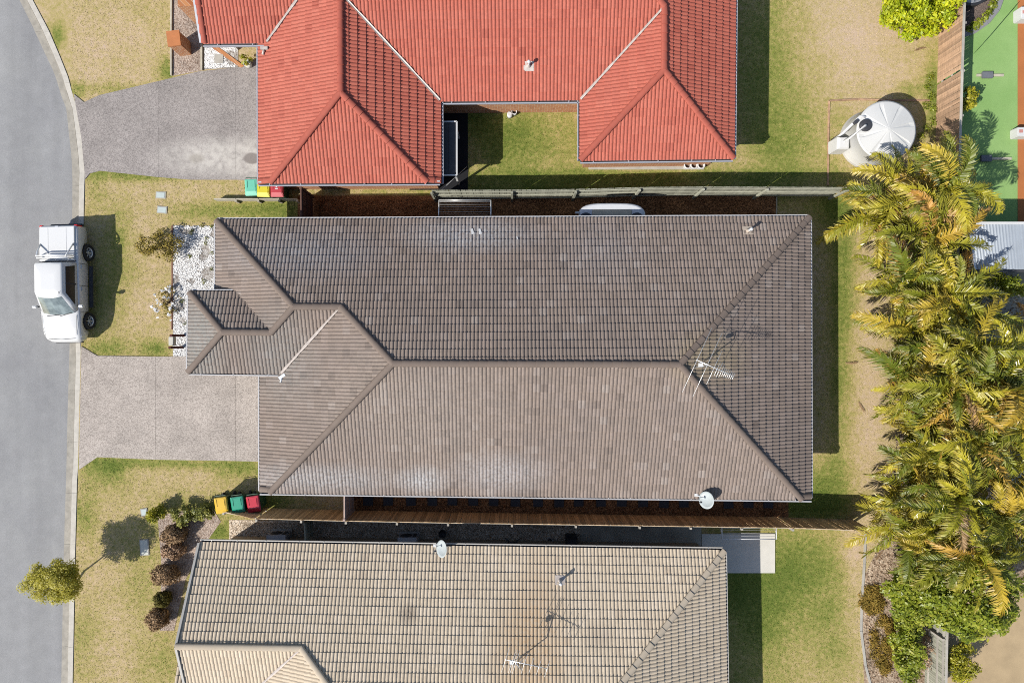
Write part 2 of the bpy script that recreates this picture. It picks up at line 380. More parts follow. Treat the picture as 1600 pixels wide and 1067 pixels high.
# ------------------------------------------------------------------ setting: ground, road, kerb, paving
def interp(pts, y): 
    ys = [p[1] for p in pts]; xs = [p[0] for p in pts]; return float(np.interp(y, ys, xs))
RIN = [(-20, -110), (31.5, 0), (52.5, 42), (68, 76), (86.6, 115.5), (97, 150), (105, 171), (109, 210), (113, 244), (114.5, 280), (114, 350), (112, 450), (110, 540), (107, 640), (105, 730), (101, 860), (97, 1067), (95, 1200)]
ROUT = [(-2, -110), (51, 0), (76, 47), (92, 84), (107.6, 123), (113, 147), (120, 171), (126, 210), (130, 244), (132.5, 280), (131, 350), (128.5, 450), (126, 540), (123.5, 640), (121.5, 730), (118, 860), (114, 1067), (112, 1200)]
YS = list(range(-110, 1201, 10))
ZR = -.11
rin = [W(interp(RIN, y), y, ZR) for y in YS]; rout = [W(interp(ROUT, y), y, 0) for y in YS]
tag(MB().prism([(-1500, -1500), (1500, -1500), (1500, 1500), (-1500, 1500)], -.6, -.4).build('ground', mottled('far_ground', A(170, 150, 110), .2, .1)), 'dry suburban ground beyond the street', kind='structure')
road_poly = [(-60, rin[0].y + 40), (rin[0].x, rin[0].y + 40)] + [(p.x + .02, p.y) for p in rin] + [(rin[-1].x, rin[-1].y - 40), (-60, rin[-1].y - 40)]
tag(MB().prism(road_poly, ZR - .1, ZR).build('road', M_road), 'grey asphalt road curving past the front lawns', kind='structure')
# kerb: channel + kerb, flattened at the two driveway crossings, laid in short concrete lengths
kerb = thing('kerb', (rin[50].x, rin[50].y, 0), 'concrete kerb and channel along the road edge', 'kerb'); kerb['kind'] = 'structure'; del kerb['category']
def crossing(y):
    for a, b in ((146, 272), (548, 736)):
        if a - 12 <= y <= b + 12: return min(1, min((y - a + 12), (b + 12 - y)) / 14)
    return 0
for i0 in range(0, len(YS) - 1, 8):
    ch, kb = MB(), MB(); r1, r2 = [], []
    for i in range(i0, min(i0 + 9, len(YS))):
        a, b = rin[i], rout[i]; a = Vector((a.x, a.y, 0)); b = Vector((b.x, b.y, 0)); k = crossing(YS[i]); d = b - a; y = 0
        s = Vector((0, .004, 0)) * (1 if i == i0 else (-1 if i == min(i0 + 8, len(YS) - 1) else 0)) * -1
        P = lambda f, z: (a.x + d.x * f + s.x, a.y + d.y * f + s.y, z)
        zt = .025 * (1 - k) + (-.02) * k
        r1.append([P(-.06, ZR - .1), P(-.06, ZR + .006), P(.5, ZR + .02), P(.52, ZR - .1)])
        r2.append([P(.523, ZR - .1), P(.523, ZR + .02), P(.6, zt), P(1.0, zt + .005), P(1.03, ZR - .1)])
    ch.loft(r1, closed=True, smooth=False).build('channel', M_channel, kerb); kb.loft(r2, closed=True, smooth=False).build('kerbstone', M_kerb, kerb)

# lawn with measured dry and green areas
GREEN = [ # px, py, rx, ry, amount
    (90, 55, 10, 20, .6), (262, 112, 14, 22, .6), (120, 140, 20, 14, .35), (190, 140, 60, 10, .3), (230, 10, 90, 20, .1),
    (220, 272, 90, 10, .55), (150, 300, 18, 30, .2), (185, 400, 22, 90, .35), (165, 545, 50, 14, .45), (245, 545, 24, 14, .5), (150, 470, 20, 60, .25), (330, 330, 60, 14, .4),
    (430, 328, 60, 18, .55), (170, 735, 34, 26, .45), (270, 722, 150, 10, .45), (385, 735, 50, 14, .4), (135, 800, 22, 50, .35), (400, 785, 60, 12, .6), (345, 830, 26, 16, .5), (290, 830, 60, 80, .3),
    (130, 1000, 22, 60, .25), (250, 1030, 40, 50, .25), (215, 900, 30, 60, .2),
    (780, 215, 60, 60, .5), (870, 220, 70, 60, .34), (900, 300, 300, 20, .5), (1010, 275, 300, 12, .4), (745, 175, 26, 40, .3),
    (1200, 120, 70, 170, .44), (1240, 230, 60, 50, .25), (1460, 150, 16, 60, .6), (1420, 140, 24, 12, .35), (1320, 190, 30, 20, .15), (1420, 90, 30, 30, .15),
    (1318, 400, 24, 120, .5), (1312, 600, 18, 140, .4), (1290, 760, 40, 40, .5), (1300, 325, 40, 20, .4), (1260, 790, 60, 20, .5),
    (1190, 950, 70, 140, .5), (1260, 890, 60, 70, .4), (1300, 1000, 30, 90, .3), (1150, 900, 40, 60, .3), (1560, 1060, 40, 20, .15)]
DRY = [(170, 70, 70, 60, .12), (1330, 60, 90, 60, .22), (1400, 110, 50, 40, .1), (1352, 420, 20, 160, .1), (1360, 640, 22, 160, .16), (1560, 980, 60, 60, .25), (200, 470, 30, 40, .05), (1335, 870, 16, 50, .25), (1330, 240, 40, 30, .1), (290, 740, 60, 24, .1)]
def green_at(px, py):
    g = np.full(np.shape(px), .34)
    for x, y, a, b, k in GREEN: g = g + k * np.exp(-(((px - x) / a) ** 2 + ((py - y) / b) ** 2))
    for x, y, a, b, k in DRY: g = g - k * np.exp(-(((px - x) / a) ** 2 + ((py - y) / b) ** 2))
    return np.clip(g, 0, 1)
nx, ny = 200, 150
lx = np.linspace(0, 1, nx); lpy = np.linspace(-160, 1230, ny)
V = []; 
for py in lpy:
    x0 = interp(ROUT, py) + .5
    V += [tuple(W(x0 + (1800 - x0) * t, py, 0)) for t in lx]
V = np.array(V); pxs = V[:, 0] * 34 + 800; pys = 533.5 - V[:, 1] * 34
idx = np.arange(nx * ny).reshape(ny, nx)
F = np.stack([idx[1:, :-1], idx[1:, 1:], idx[:-1, 1:], idx[:-1, :-1]], -1).reshape(-1, 4)
tag(link('lawn', raw_mesh('lawn', V, F, M_lawn, [('green', 'POINT', green_at(pxs, pys))])), 'patchy dry and green couch lawn around the houses', kind='structure')

def slabs(name, label, mat, polys, z=.035):
    c = polys[0][0]; t = thing(name, W(*c), label, None); t['kind'] = 'structure'
    for p in polys: MB().prism([W(x, y, z) for x, y in p], z - .1, z).build('slab', mat, t)
    return t
slabs('driveway', 'grey exposed aggregate driveway of the red roofed house', M_drive_red, [
    [(115, 147), (131, 160), (155, 149), (248.0, 127), (248.0, 277), (156, 267), (140, 271), (133, 280), (127, 215)],
    [(248.3, 127), (310, 112), (368.3, 106), (368.3, 281), (298, 281), (248.3, 277)],
    [(368.6, 106), (378, 104), (388, 96), (440, 90), (440, 283), (368.6, 281)]])
slabs('driveway', 'warm exposed aggregate driveway of the brown roofed house', M_drive_brown, [
    [(127, 541), (152, 556), (243, 557), (243, 718), (152, 714), (123, 734), (125, 640)],
    [(243.3, 557), (367.85, 557), (367.85, 720), (243.3, 718)], [(368.15, 557), (440, 557), (440, 722), (368.15, 720)]])

sheet('mulch_path', [(465, 306), (1212, 306), (1212, 380), (465, 380)], .014, M_mulch, 'dark bark mulch strip between fence and brown house')
sheet('mulch_path', [(545, 740), (1232, 740), (1232, 812), (545, 806)], .014, M_mulch, 'bark mulch strip below the south eave of the brown house')
sheet('gravel_path', [(358, 812), (906, 818), (906, 880), (358, 880)], .014, M_gravel, 'tan river gravel strip beside the beige house')
sheet('patio', [(906.6, 816), (1096, 822), (1096, 900), (906.6, 900)], .03, M_conc_damp, 'stained concrete patio strip behind the beige house')
sheet('patio', [(1096.7, 834), (1211, 834), (1211, 895), (1096.7, 895)], .045, M_conc_new, 'pale square patio pad at the beige house corner')
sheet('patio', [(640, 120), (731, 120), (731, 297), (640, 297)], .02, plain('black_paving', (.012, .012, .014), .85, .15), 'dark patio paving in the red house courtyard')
sheet('patio', [(905, 200), (1100, 200), (1100, 265), (920, 265)], .03, M_conc, 'concrete apron under the red house eave')
sheet('patio', [(1556, 735), (1700, 735), (1700, 880), (1580, 850)], .02, M_conc_new, 'bright concrete paving behind the palms')
sheet('pebble_bed', [(271, 356), (279, 353), (290, 357), (303, 353), (318, 356), (330, 352), (350, 354), (350, 470), (310, 470), (310, 557), (270, 557)], .014, M_whitebase, 'white pebble garden bed in front of the brown house')
sheet('pebble_bed', [(318.5, 60), (372, 60), (372, 106), (318.5, 109)], .016, M_whitebase, 'small white pebble bed by the red house entry')
sheet('garden_bed', [(270, -60), (317, -60), (317, 110), (270, 119)], .012, M_bedsoil, 'dry stony garden bed beside the brick letterbox')
sheet('garden_bed', [(246, 805), (330, 790), (345, 815), (320, 850), (290, 905), (272, 985), (250, 985), (252, 880)], .012, M_bedsoil, 'dry garden bed under the clipped shrubs')
sheet('garden_bed', [(1400, 340), (1440, 270), (1700, 430), (1700, 900), (1480, 960), (1470, 1090), (1352, 1090), (1346, 985), (1350, 900), (1385, 830), (1412, 640)], .012, M_litter, 'leaf littered bed under the palms')
sheet('neighbour_yard', [(1481, 925), (1720, 900), (1720, 1120), (1478, 1120)], .018, mottled('dry_earth', A(196, 172, 134), .14, 1.2, .95, fine=45, bump=.3), 'dry bare neighbour yard below the palms')
sheet('artificial_turf', [(1478, -60), (1590, -60), (1590, 352), (1474, 352)], .02, M_turf, 'bright green artificial turf behind the boundary fence')
sheet('sports_court', [(1590.5, -60), (1720, -60), (1720, 352), (1590.5, 352)], .03, M_orange, 'orange court strip beside the green turf')
sheet('garden_bed', [(1470, -60), (1570, -60), (1562, 5), (1545, 30), (1520, 48), (1470, 58)], .03, M_soil_dark, 'dark soil bed inside the curved grey edging')
sheet('shed_yard', [(1500, 352.6), (1720, 352.6), (1720, 560), (1500, 560)], .016, M_conc_damp, 'shaded ground around the corrugated shed')

def edging(name, label, pts, w, h, mat, z0=0.0):
    t = thing(name, W(*pts[0]), label, 'edging')
    for a, b in zip(pts[:-1], pts[1:]):
        a, b = W(*a), W(*b); d = (b - a).normalized() * .006
        MB().bar(a + d + Vector((0, 0, z0 + h / 2)), b - d + Vector((0, 0, z0 + h / 2)), w, h).build('board', mat, t)
    return t
edging('timber_edging', 'pale timber edging between dry lawn and letterbox bed', [(269, -30), (268.5, 40), (268.5, 119)], .07, .09, M_sleeper)
edging('timber_edging', 'pale timber edging beside the small white pebble bed', [(316, 66), (316, 111)], .08, .1, M_sleeper)
edging('timber_edging', 'broken timber edging around the water tank pad', [(1293, 290), (1294, 200), (1295, 158), (1340, 156), (1382, 157), (1452, 158)], .07, .05, wood_mat('worn_edging', A(196, 160, 128), .3, .2, (3, 3, 3)))
cc = [(1470, 60), (1496, 58), (1520, 50), (1540, 36), (1556, 16), (1564, -6), (1568, -40)]
edging('concrete_edging', 'curved grey concrete edging around the soil bed', cc, .25, .1, mottled('edging_grey', A(150, 150, 152), .1, 5))
edging('concrete_edging', 'curved pale edging between beige house lawn and garden bed', [(1352, 832), (1350, 880), (1346, 940), (1345, 985), (1352, 1040), (1364, 1085)], .1, .05, M_conc)
edging('timber_edging', 'brown edging along the white pebble bed', [(269.5, 352), (269.5, 440), (269, 515)], .06, .05, wood_mat('rust_edging', A(150, 116, 98), .2, .1))
edging('timber_edging', 'thin edging at the end of the dark mulch strip', [(1213, 308), (1213, 345)], .05, .05, M_sleeper)

# ------------------------------------------------------------------ roofs
TP, GA, TW, AMP, STEP = .38, .345, .300, .033, .037
def roll_profile(n=2):
    fr = [(0, 0), (.10, .0), (.19, .52), (.34, .9), (.53, 1.0), (.72, .9), (.87, .52), (.96, .0)]
    pts = [((i + f) * TW / n, AMP * w) for i in range(n) for f, w in fr]
    return np.array(pts + [(TW, 0.0)])
PROF = roll_profile()
def tile_arrays(prof=PROF, STEP=STEP):
    n = len(prof); u, w = prof[:, 0], prof[:, 1]
    vs = np.concatenate([np.stack([u, np.zeros(n), w + STEP], 1), np.stack([u, np.full(n, GA + .012), w], 1), np.stack([u, np.zeros(n) + .004, w * .55 - .012], 1), np.stack([u, np.zeros(n), w + STEP], 1)])
    k = np.arange(n - 1)
    top = np.stack([k, k + 1, n + k + 1, n + k], 1); but = np.stack([2 * n + k, 2 * n + k + 1, 3 * n + k + 1, 3 * n + k], 1)
    return vs, np.concatenate([top, but])
TV, TF = tile_arrays()

class Plane:
    def __init__(s, a, b, z, inside, tan=TP):
        s.z = z; s.a = Vector((a.x, a.y)); s.b = Vector((b.x, b.y)); d = (s.b - s.a).normalized(); n = Vector((-d.y, d.x))
        if (Vector((inside[0], inside[1])) - s.a).dot(n) < 0: n = -n
        s.n = n; s.t = tan; s.co = (tan * n.x, tan * n.y, z - tan * n.dot(s.a))     # h = c0 x + c1 y + c2
    def h(s, p): return s.co[0] * p[0] + s.co[1] * p[1] + s.co[2]
    def frame(s):
        u = Vector((s.n.y, -s.n.x, 0)); v = Vector((s.n.x, s.n.y, s.t)).normalized(); w = u.cross(v)
        return u, v, w
def tri(a, b, c):
    m = np.array([[a.co[0] - b.co[0], a.co[1] - b.co[1]], [a.co[0] - c.co[0], a.co[1] - c.co[1]]]); r = np.array([b.co[2] - a.co[2], c.co[2] - a.co[2]])
    return Vector(np.linalg.solve(m, r))
def at(a, za, b, zb):   # plan point where plane a is za high and plane b is zb high
    m = np.array([a.co[:2], b.co[:2]]); return Vector(np.linalg.solve(m, np.array([za - a.co[2], zb - b.co[2]])))
def inside(poly, p):
    c = False; n = len(poly)
    for i in range(n):
        a, b = poly[i - 1], poly[i]
        if (a[1] > p[1]) != (b[1] > p[1]) and p[0] < (b[0] - a[0]) * (p[1] - a[1]) / (b[1] - a[1]) + a[0]: c = not c
    return c
def clip_tri(poly3, t2):    # Sutherland-Hodgman of 3-D (u,v,w) polygon against ccw triangle in (u,v)
    for i in range(3):
        ax, ay = t2[i]; bx, by = t2[(i + 1) % 3]; out = []
        for j in range(len(poly3)):
            p, q = poly3[j - 1], poly3[j]
            dp = (bx - ax) * (p[1] - ay) - (by - ay) * (p[0] - ax); dq = (bx - ax) * (q[1] - ay) - (by - ay) * (q[0] - ax)
            if (dp >= 0) != (dq >= 0):
                f = dp / (dp - dq); out.append(tuple(p[k] + (q[k] - p[k]) * f for k in range(3)))
            if dq >= 0: out.append(q)
        poly3 = out
        if len(poly3) < 3: return []
    return poly3

def build_roof(house, key, facets, caps, valleys, eaves, verges=(), stagger=False):
    """facets: (plane, [plan pts]); caps/valleys: 3-D segments; eaves: (plane, p, q)"""
    m_one, m_all = TM[key]; TV = tile_arrays(STEP=.027 if key == 'beige' else STEP)[0]
    full = []; SV, SF4, ST = [], [], []; CV, CF, CT = [], [], []; nv = 0
    deck = MB()
    for pl, pts in facets:
        u, v, w = pl.frame(); o = Vector((pl.a.x, pl.a.y, pl.z))
        p3 = [Vector((p[0], p[1], pl.h(p))) for p in pts]
        uv = [((p - o).dot(u), (p - o).dot(v)) for p in p3]
        if sum(uv[i - 1][0] * uv[i][1] - uv[i][0] * uv[i - 1][1] for i in range(len(uv))) < 0: uv.reverse(); p3.reverse()
        tris = [[uv[i] for i in t] for t in tessellate_polygon([[Vector((a, b, 0)) for a, b in uv]])]
        tris = [t if (t[1][0] - t[0][0]) * (t[2][1] - t[0][1]) - (t[1][1] - t[0][1]) * (t[2][0] - t[0][0]) > 0 else t[::-1] for t in tris]
        n = len(p3); top = [p - w * .016 for p in p3]; bot = [p - w * .13 for p in p3]
        deck.add(top + bot, [(i, (i + 1) % n, n + (i + 1) % n, n + i) for i in range(n)])
        for t in tessellate_polygon([[Vector((a, b, 0)) for a, b in uv]]): deck.add([top[i] for i in t], [(0, 1, 2)]); deck.add([bot[i] for i in t], [(2, 1, 0)])
        u0, u1 = min(a for a, b in uv), max(a for a, b in uv); v1 = max(b for a, b in uv)
        for j in range(int(v1 / GA) + 1):
            vv = j * GA - .03; off = (TW / 2 if (stagger and j % 2) else 0)
            for i in range(int((u0 - .6) // TW), int(u1 // TW) + 2):
                uu = i * TW + off
                c = o + u * (uu + TW / 2) + v * (vv + GA / 2); k = FPX / (HC - c.z); cx, cy = 800 + c.x * k, 533.5 - c.y * k
                if not (-90 < cx < 1690 and -90 < cy < 1160): continue
                cor = [(uu, vv), (uu + TW, vv), (uu + TW, vv + GA), (uu, vv + GA)]
                ins = [inside(uv, q) for q in cor]; mid = inside(uv, (uu + TW / 2, vv + GA / 2))
                if j == 0:
                    ins2 = [inside(uv, (cor[2][0], .02)), inside(uv, (cor[3][0], .02))] + ins[2:]
                    is_full = all(ins2)
                else: is_full = all(ins)
                jit = random.uniform(-.004, .006)
                if is_full:
                    full.append((o + u * uu + v * vv + w * jit, u, v, w, c, random.random()))
                elif any(ins) or mid:
                    # cut tile
                    tv = TV + np.array([uu, vv, jit]); tone = random.random()
                    lo = [(tri_ if j else [(a, b - (.05 if b < .06 else 0)) for a, b in tri_]) for tri_ in tris]
                    for f in TF:
                        base = [tuple(tv[q]) for q in f]
                        for t2 in lo:
                            r = clip_tri(base, t2)
                            if r:
                                CF.append(tuple(range(len(CV), len(CV) + len(r)))); CT.append(tone)
                                CV += [tuple(o + u * a + v * b + w * cc_) for a, b, cc_ in r]
    camp = Vector((0, 0, HC))
    full.sort(key=lambda e: (e[4] - camp).length + abs(e[4].x) * .02)
    me = raw_mesh('roof_tile', TV, TF, m_one, smooth=True)
    for (p, u, v, w, c, tone) in full[:300]:
        o = link('roof_tile', me, house)
        M = Matrix(((u.x, v.x, w.x, p.x), (u.y, v.y, w.y, p.y), (u.z, v.z, w.z, p.z), (0, 0, 0, 1)))
        o.matrix_basis = M
    rest = full[300:]
    if rest:
        P = np.array([tuple(e[0]) for e in rest]); U = np.array([tuple(e[1]) for e in rest]); Vv = np.array([tuple(e[2]) for e in rest]); Ww = np.array([tuple(e[3]) for e in rest])
        vs = P[:, None, :] + TV[None, :, 0:1] * U[:, None, :] + TV[None, :, 1:2] * Vv[:, None, :] + TV[None, :, 2:3] * Ww[:, None, :]
        nT = len(TV); fs = TF[None] + (np.arange(len(rest)) * nT)[:, None, None]
        mr = raw_mesh('roof_tiles', vs.reshape(-1, 3), fs.reshape(-1, 4), m_all, [('tone', 'FACE', np.repeat([e[5] for e in rest], len(TF)))], smooth=True)
        tag(link('roof_tiles', mr, house), kind='stuff')
    if CF:
        mc = bpy.data.meshes.new('cut_tiles'); mc.from_pydata(CV, [], CF); a = mc.attributes.new('tone', 'FLOAT', 'FACE'); a.data.foreach_set('value', CT); mc.materials.append(m_all)
        tag(link('cut_tiles', mc, house), kind='stuff')
    deck.build('roof_deck', M_deck, house)
    # ridge and hip caps
    ln = .40; cw = .125
    cap = MB(); ring = lambda y, s, z: [(cw * s * math.cos(a), y, z + .075 * s * math.sin(a)) for a in [math.pi * k / 8 for k in range(9)]] + [(-cw * s * .86, y, z - .012), (cw * s * .86, y, z - .012)]
    cap.loft([ring(0, 1.12, .03), ring(.05, 1.1, .03), ring(ln + .02, .96, .012)], True, True, True); cme = cap.mesh('ridge_cap', M_cap[key])
    for (a, b) in caps:     # low end a -> high end b
        a, b = Vector(a), Vector(b)
        if a.z > b.z + .02: a, b = b, a
        d = b - a; L_ = d.length; cnt = max(1, round(L_ / (ln - .03))); y = d.normalized(); x = y.cross(Vector((0, 0, 1))).normalized(); z = x.cross(y); s = (L_ / cnt) / (ln - .03)
        for i in range(cnt):
            p = a + d * (i / cnt) + z * .028; k = FPX / (HC - p.z)
            if not (-90 < 800 + p.x * k < 1690 and -90 < 533 - p.y * k < 1160): continue
            o = link('ridge_cap', cme, house); j = random.uniform(-.006, .006)
            o.matrix_basis = Matrix(((x.x, y.x * s, z.x, p.x), (x.y, y.y * s, z.y, p.y), (x.z, y.z * s, z.z, p.z + j), (0, 0, 0, 1)))
    for a, b in valleys:
        a, b = Vector(a), Vector(b); d = (b - a).normalized(); x = d.cross(Vector((0, 0, 1))).normalized(); N = 12; rg = []
        for i in range(N + 1):
            c = a + (b - a) * i / N; wv = .034 + .022 * random.random()
            rg.append([c + x * wv + Vector((0, 0, .11)), c + Vector((0, 0, .085)), c - x * wv + Vector((0, 0, .11)), c - x * wv, c + x * wv])
        MB().loft(rg, True, True, False).build('valley_flashing', M_flash, house)
    # gutters with straps, dark trough inside
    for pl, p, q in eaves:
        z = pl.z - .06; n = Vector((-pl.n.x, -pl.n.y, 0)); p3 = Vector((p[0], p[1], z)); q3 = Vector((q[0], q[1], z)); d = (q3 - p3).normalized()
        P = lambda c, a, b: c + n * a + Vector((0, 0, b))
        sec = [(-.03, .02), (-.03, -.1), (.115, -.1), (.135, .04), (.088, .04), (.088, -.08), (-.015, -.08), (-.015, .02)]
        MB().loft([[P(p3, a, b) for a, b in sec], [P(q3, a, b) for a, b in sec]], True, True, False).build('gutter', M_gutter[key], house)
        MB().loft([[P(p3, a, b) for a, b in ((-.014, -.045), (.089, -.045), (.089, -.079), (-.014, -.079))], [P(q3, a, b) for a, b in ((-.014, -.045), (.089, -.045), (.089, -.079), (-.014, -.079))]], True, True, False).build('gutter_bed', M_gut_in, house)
        st = MB(); L_ = (q3 - p3).length; m = max(1, int(L_ / 1.15))
        for i in range(m):
            c = p3 + d * (L_ * (i + .5 + random.uniform(-.15, .15)) / m); MB().bar(P(c, -.028, .03), P(c, .128, .046), .035, .008).build('gutter_strap', M_gutter[key], house)
        MB().loft([[P(p3, a, b) for a, b in ((-.034, .03), (-.034, -.2), (-.06, -.2), (-.06, .03))], [P(q3, a, b) for a, b in ((-.034, .03), (-.034, -.2), (-.06, -.2), (-.06, .03))]], True, True, False).build('fascia', M_white, house)
    for a, b in verges:
        MB().bar(Vector(a) + Vector((0, 0, .03)), Vector(b) + Vector((0, 0, .03)), .09, .16).build('barge_board', M_gutter[key], house)

def walls(house, pts, z, mat, inset=.5):
    """pts: plan outline (Vectors) at the eaves; pulled in under the eave"""
    P = [Vector((p[0], p[1])) for p in pts]
    if sum(P[i - 1].x * P[i].y - P[i].x * P[i - 1].y for i in range(len(P))) < 0: P.reverse()
    out = []
    for i in range(len(P)):
        a, b, c = P[i - 1], P[i], P[(i + 1) % len(P)]; d1 = (b - a).normalized(); d2 = (c - b).normalized()
        n1, n2 = Vector((-d1.y, d1.x)), Vector((-d2.y, d2.x)); m = np.array([[n1.x, n1.y], [n2.x, n2.y]])
        r = np.array([n1.dot(b) + inset, n2.dot(b) + inset])
        out.append(Vector(np.linalg.solve(m, r)) if abs(np.linalg.det(m)) > .05 else b + n1 * inset)
    w = MB().prism(out, -.05, z).build('wall', mat, house); return out
def v3(p, pl): return Vector((p[0], p[1], pl.h(p)))

# --- brown house
ZE, ZP, ZS = 2.5, 2.88, 2.67
inn = W(800, 540, ZE)
def PL(a, b, z, ins=inn): return Plane(W(*a, z), W(*b, z), z, ins)
bN = PL((339, 345), (1264, 340), ZE); bE = PL((1264, 340), (1265.5, 779), ZE); bS = PL((1265, 779.5), (408, 768.5), ZS); bG = PL((408, 768), (408, 583), ZE)
bPS = PL((295, 581), (445, 583), ZP); bPW = PL((295, 581), (297, 457), ZP); bPN = PL((297, 457), (372, 457), ZP, W(330, 520, ZP)); bW2 = PL((339, 345), (339, 456), ZE)
NW, NE = at(bN, ZE, bW2, ZE), at(bN, ZE, bE, ZE)
SEh, SEc, SWh, SWc = at(bS, ZS, bE, ZS), at(bS, ZS, bE, ZE), at(bS, ZS, bG, ZS), at(bS, ZS, bG, ZE)
A1, A2, B, C = tri(bN, bE, bS), tri(bN, bS, bG), tri(bN, bG, bPS), tri(bN, bPS, bW2)
Vg, Gx = at(bPS, ZP, bG, ZP), at(bPS, ZP, bG, ZE)
PSW, PNW, R1, R2 = at(bPS, ZP, bPW, ZP), at(bPN, ZP, bPW, ZP), tri(bPW, bPN, bPS), tri(bPN, bW2, bPS)
Vn, Wc = at(bPN, ZP, bW2, ZP), at(bPN, ZP, bW2, ZE)
house_b = thing('tiled_house', W(800, 560), 'house with large weathered brown tiled hip roof between red and beige roofs', 'house')
for nm, p, pl in (('A1', A1, bN), ('A2', A2, bN), ('B', B, bN), ('C', C, bN), ('R1', R1, bPS), ('R2', R2, bPS), ('Vg', Vg, bG)):
    z = pl.h(p); k = FPX / (HC - z); print(nm, round(800 + p.x * k), round(533.5 - p.y * k), round(z, 2))
build_roof(house_b, 'brown',
    [(bN, [NW, C, B, A2, A1, NE]), (bE, [NE, A1, SEh, SEc]), (bS, [SEh, A1, A2, SWh]), (bG, [SWc, SWh, A2, B, Vg, Gx]),
     (bPS, [PSW, R1, R2, C, B, Vg]), (bW2, [NW, C, R2, Vn, Wc]), (bPN, [PNW, R1, R2, Vn]), (bPW, [PNW, R1, PSW])],
    [(v3(NW, bN), v3(C, bN)), (v3(C, bN), v3(B, bN)), (v3(B, bN), v3(A2, bN)), (v3(A2, bN), v3(A1, bN)), (v3(NE, bN), v3(A1, bN)), (v3(SEh, bS), v3(A1, bS)), (v3(SWh, bS), v3(A2, bS)),
     (v3(PNW, bPW), v3(R1, bPW)), (v3(PSW, bPW), v3(R1, bPW)), (v3(R1, bPS), v3(R2, bPS)), (v3(R2, bPS), v3(C, bPS)), (v3(SEc, bE) + Vector((0, .1, 0)), v3(SEh, bE) + Vector((0, .1, 0))), (v3(SWc, bG) + Vector((0, .1, 0)), v3(SWh, bG) + Vector((0, .1, 0)))],
    [(v3(Vg, bG), v3(B, bG))], [(bN, NW, NE), (bE, NE, SEc), (bS, SEc, SWc), (bG, SWc, Gx), (bPS, Vg, PSW), (bPW, PSW, PNW), (bPN, PNW, Vn), (bW2, Wc, NW)])
ow = walls(house_b, [NW, NE, SEc, SWc, Gx, Wc], ZE - .02, M_brick2)
# entry porch: two posts under the raised corner, garage door in the west wall
for p in (PSW, PNW):
    c = Vector((p[0] + .45, p[1] + (.4 if p is PSW else -.4), 0)); MB().box(c + Vector((0, 0, 1.35)), (.22, .22, 2.7)).build('post', M_brick2, house_b)
gx = SWc[0] + .5; gd = MB()
for i in range(6): gd.box((gx - .03, (SWc[1] + Gx[1]) / 2, .2 + i * .37), (.05, 4.8, .35))
gd.build('garage_door', M_white, house_b)

# --- red house (runs on beyond the top of the picture)
ZR2, ZWS, ZRP = 2.5, 2.7, 2.65
rin_ = W(700, 0, ZE)
rWW = PL((405, 0), (406, 285), ZE, rin_); rWS = PL((405, 286), (688, 284.5), ZWS, W(550, 0, ZE)); rWE = PL((688, 285), (687.5, 160), ZE, W(550, 100, ZE)); rMS = PL((688, 158), (908, 156), ZE, W(800, 0, ZE))
rEW = PL((907, 250), (907, 160), ZE, W(1000, 100, ZE)); rES = PL((907, 250.5), (1146, 247.5), ZE, W(1000, 100, ZE)); rEE = PL((1145.5, 248), (1148, 0), ZE, rin_)
yn = W(0, 157, ZE).y + 11.4; rMN = Plane(Vector((-10, yn)), Vector((10, yn)), ZE, (0, 0))
rPS = PL((318, 68), (420, 67), ZRP, W(400, -100, ZRP)); ypn = W(0, 68, ZRP).y + 6.0; rPN = Plane(Vector((-16, ypn)), Vector((-10, ypn)), ZRP, (-14, 0))
WWc, WShw, WShe, WEc = at(rWW, ZE, rWS, ZWS), at(rWS, ZWS, rWW, ZWS), at(rWS, ZWS, rWE, ZWS), at(rWE, ZE, rWS, ZWS)
Aw, Tw, Mw, Me = tri(rWW, rWS, rWE), tri(rWW, rWE, rMS), tri(rWW, rMS, rMN), tri(rMS, rEE, rMN)
Te, Ae = tri(rMS, rEW, rEE), tri(rEW, rES, rEE); Vwe, Vew = at(rWE, ZE, rMS, ZE), at(rMS, ZE, rEW, ZE); ESW, ESE = at(rES, ZE, rEW, ZE), at(rES, ZE, rEE, ZE)
rNW, rNE = at(rWW, ZE, rMN, ZE), at(rEE, ZE, rMN, ZE)
Vps, Xp, Vpn = at(rPS, ZRP, rWW, ZRP), tri(rPS, rPN, rWW), at(rPN, ZRP, rWW, ZRP); Eps, Epn = at(rPS, ZRP, rWW, ZE), at(rPN, ZRP, rWW, ZE)
gxv = W(317, 68, ZRP).x; Gs = Vector((gxv, W(0, 68, ZRP).y)); Gn = Vector((gxv, ypn)); ymid = (Gs.y + Gn.y) / 2; Gr = Vector((gxv, ymid))
house_r = thing('tiled_house', W(760, 60), 'house with bright red tiled roof and two hipped wings', 'house')
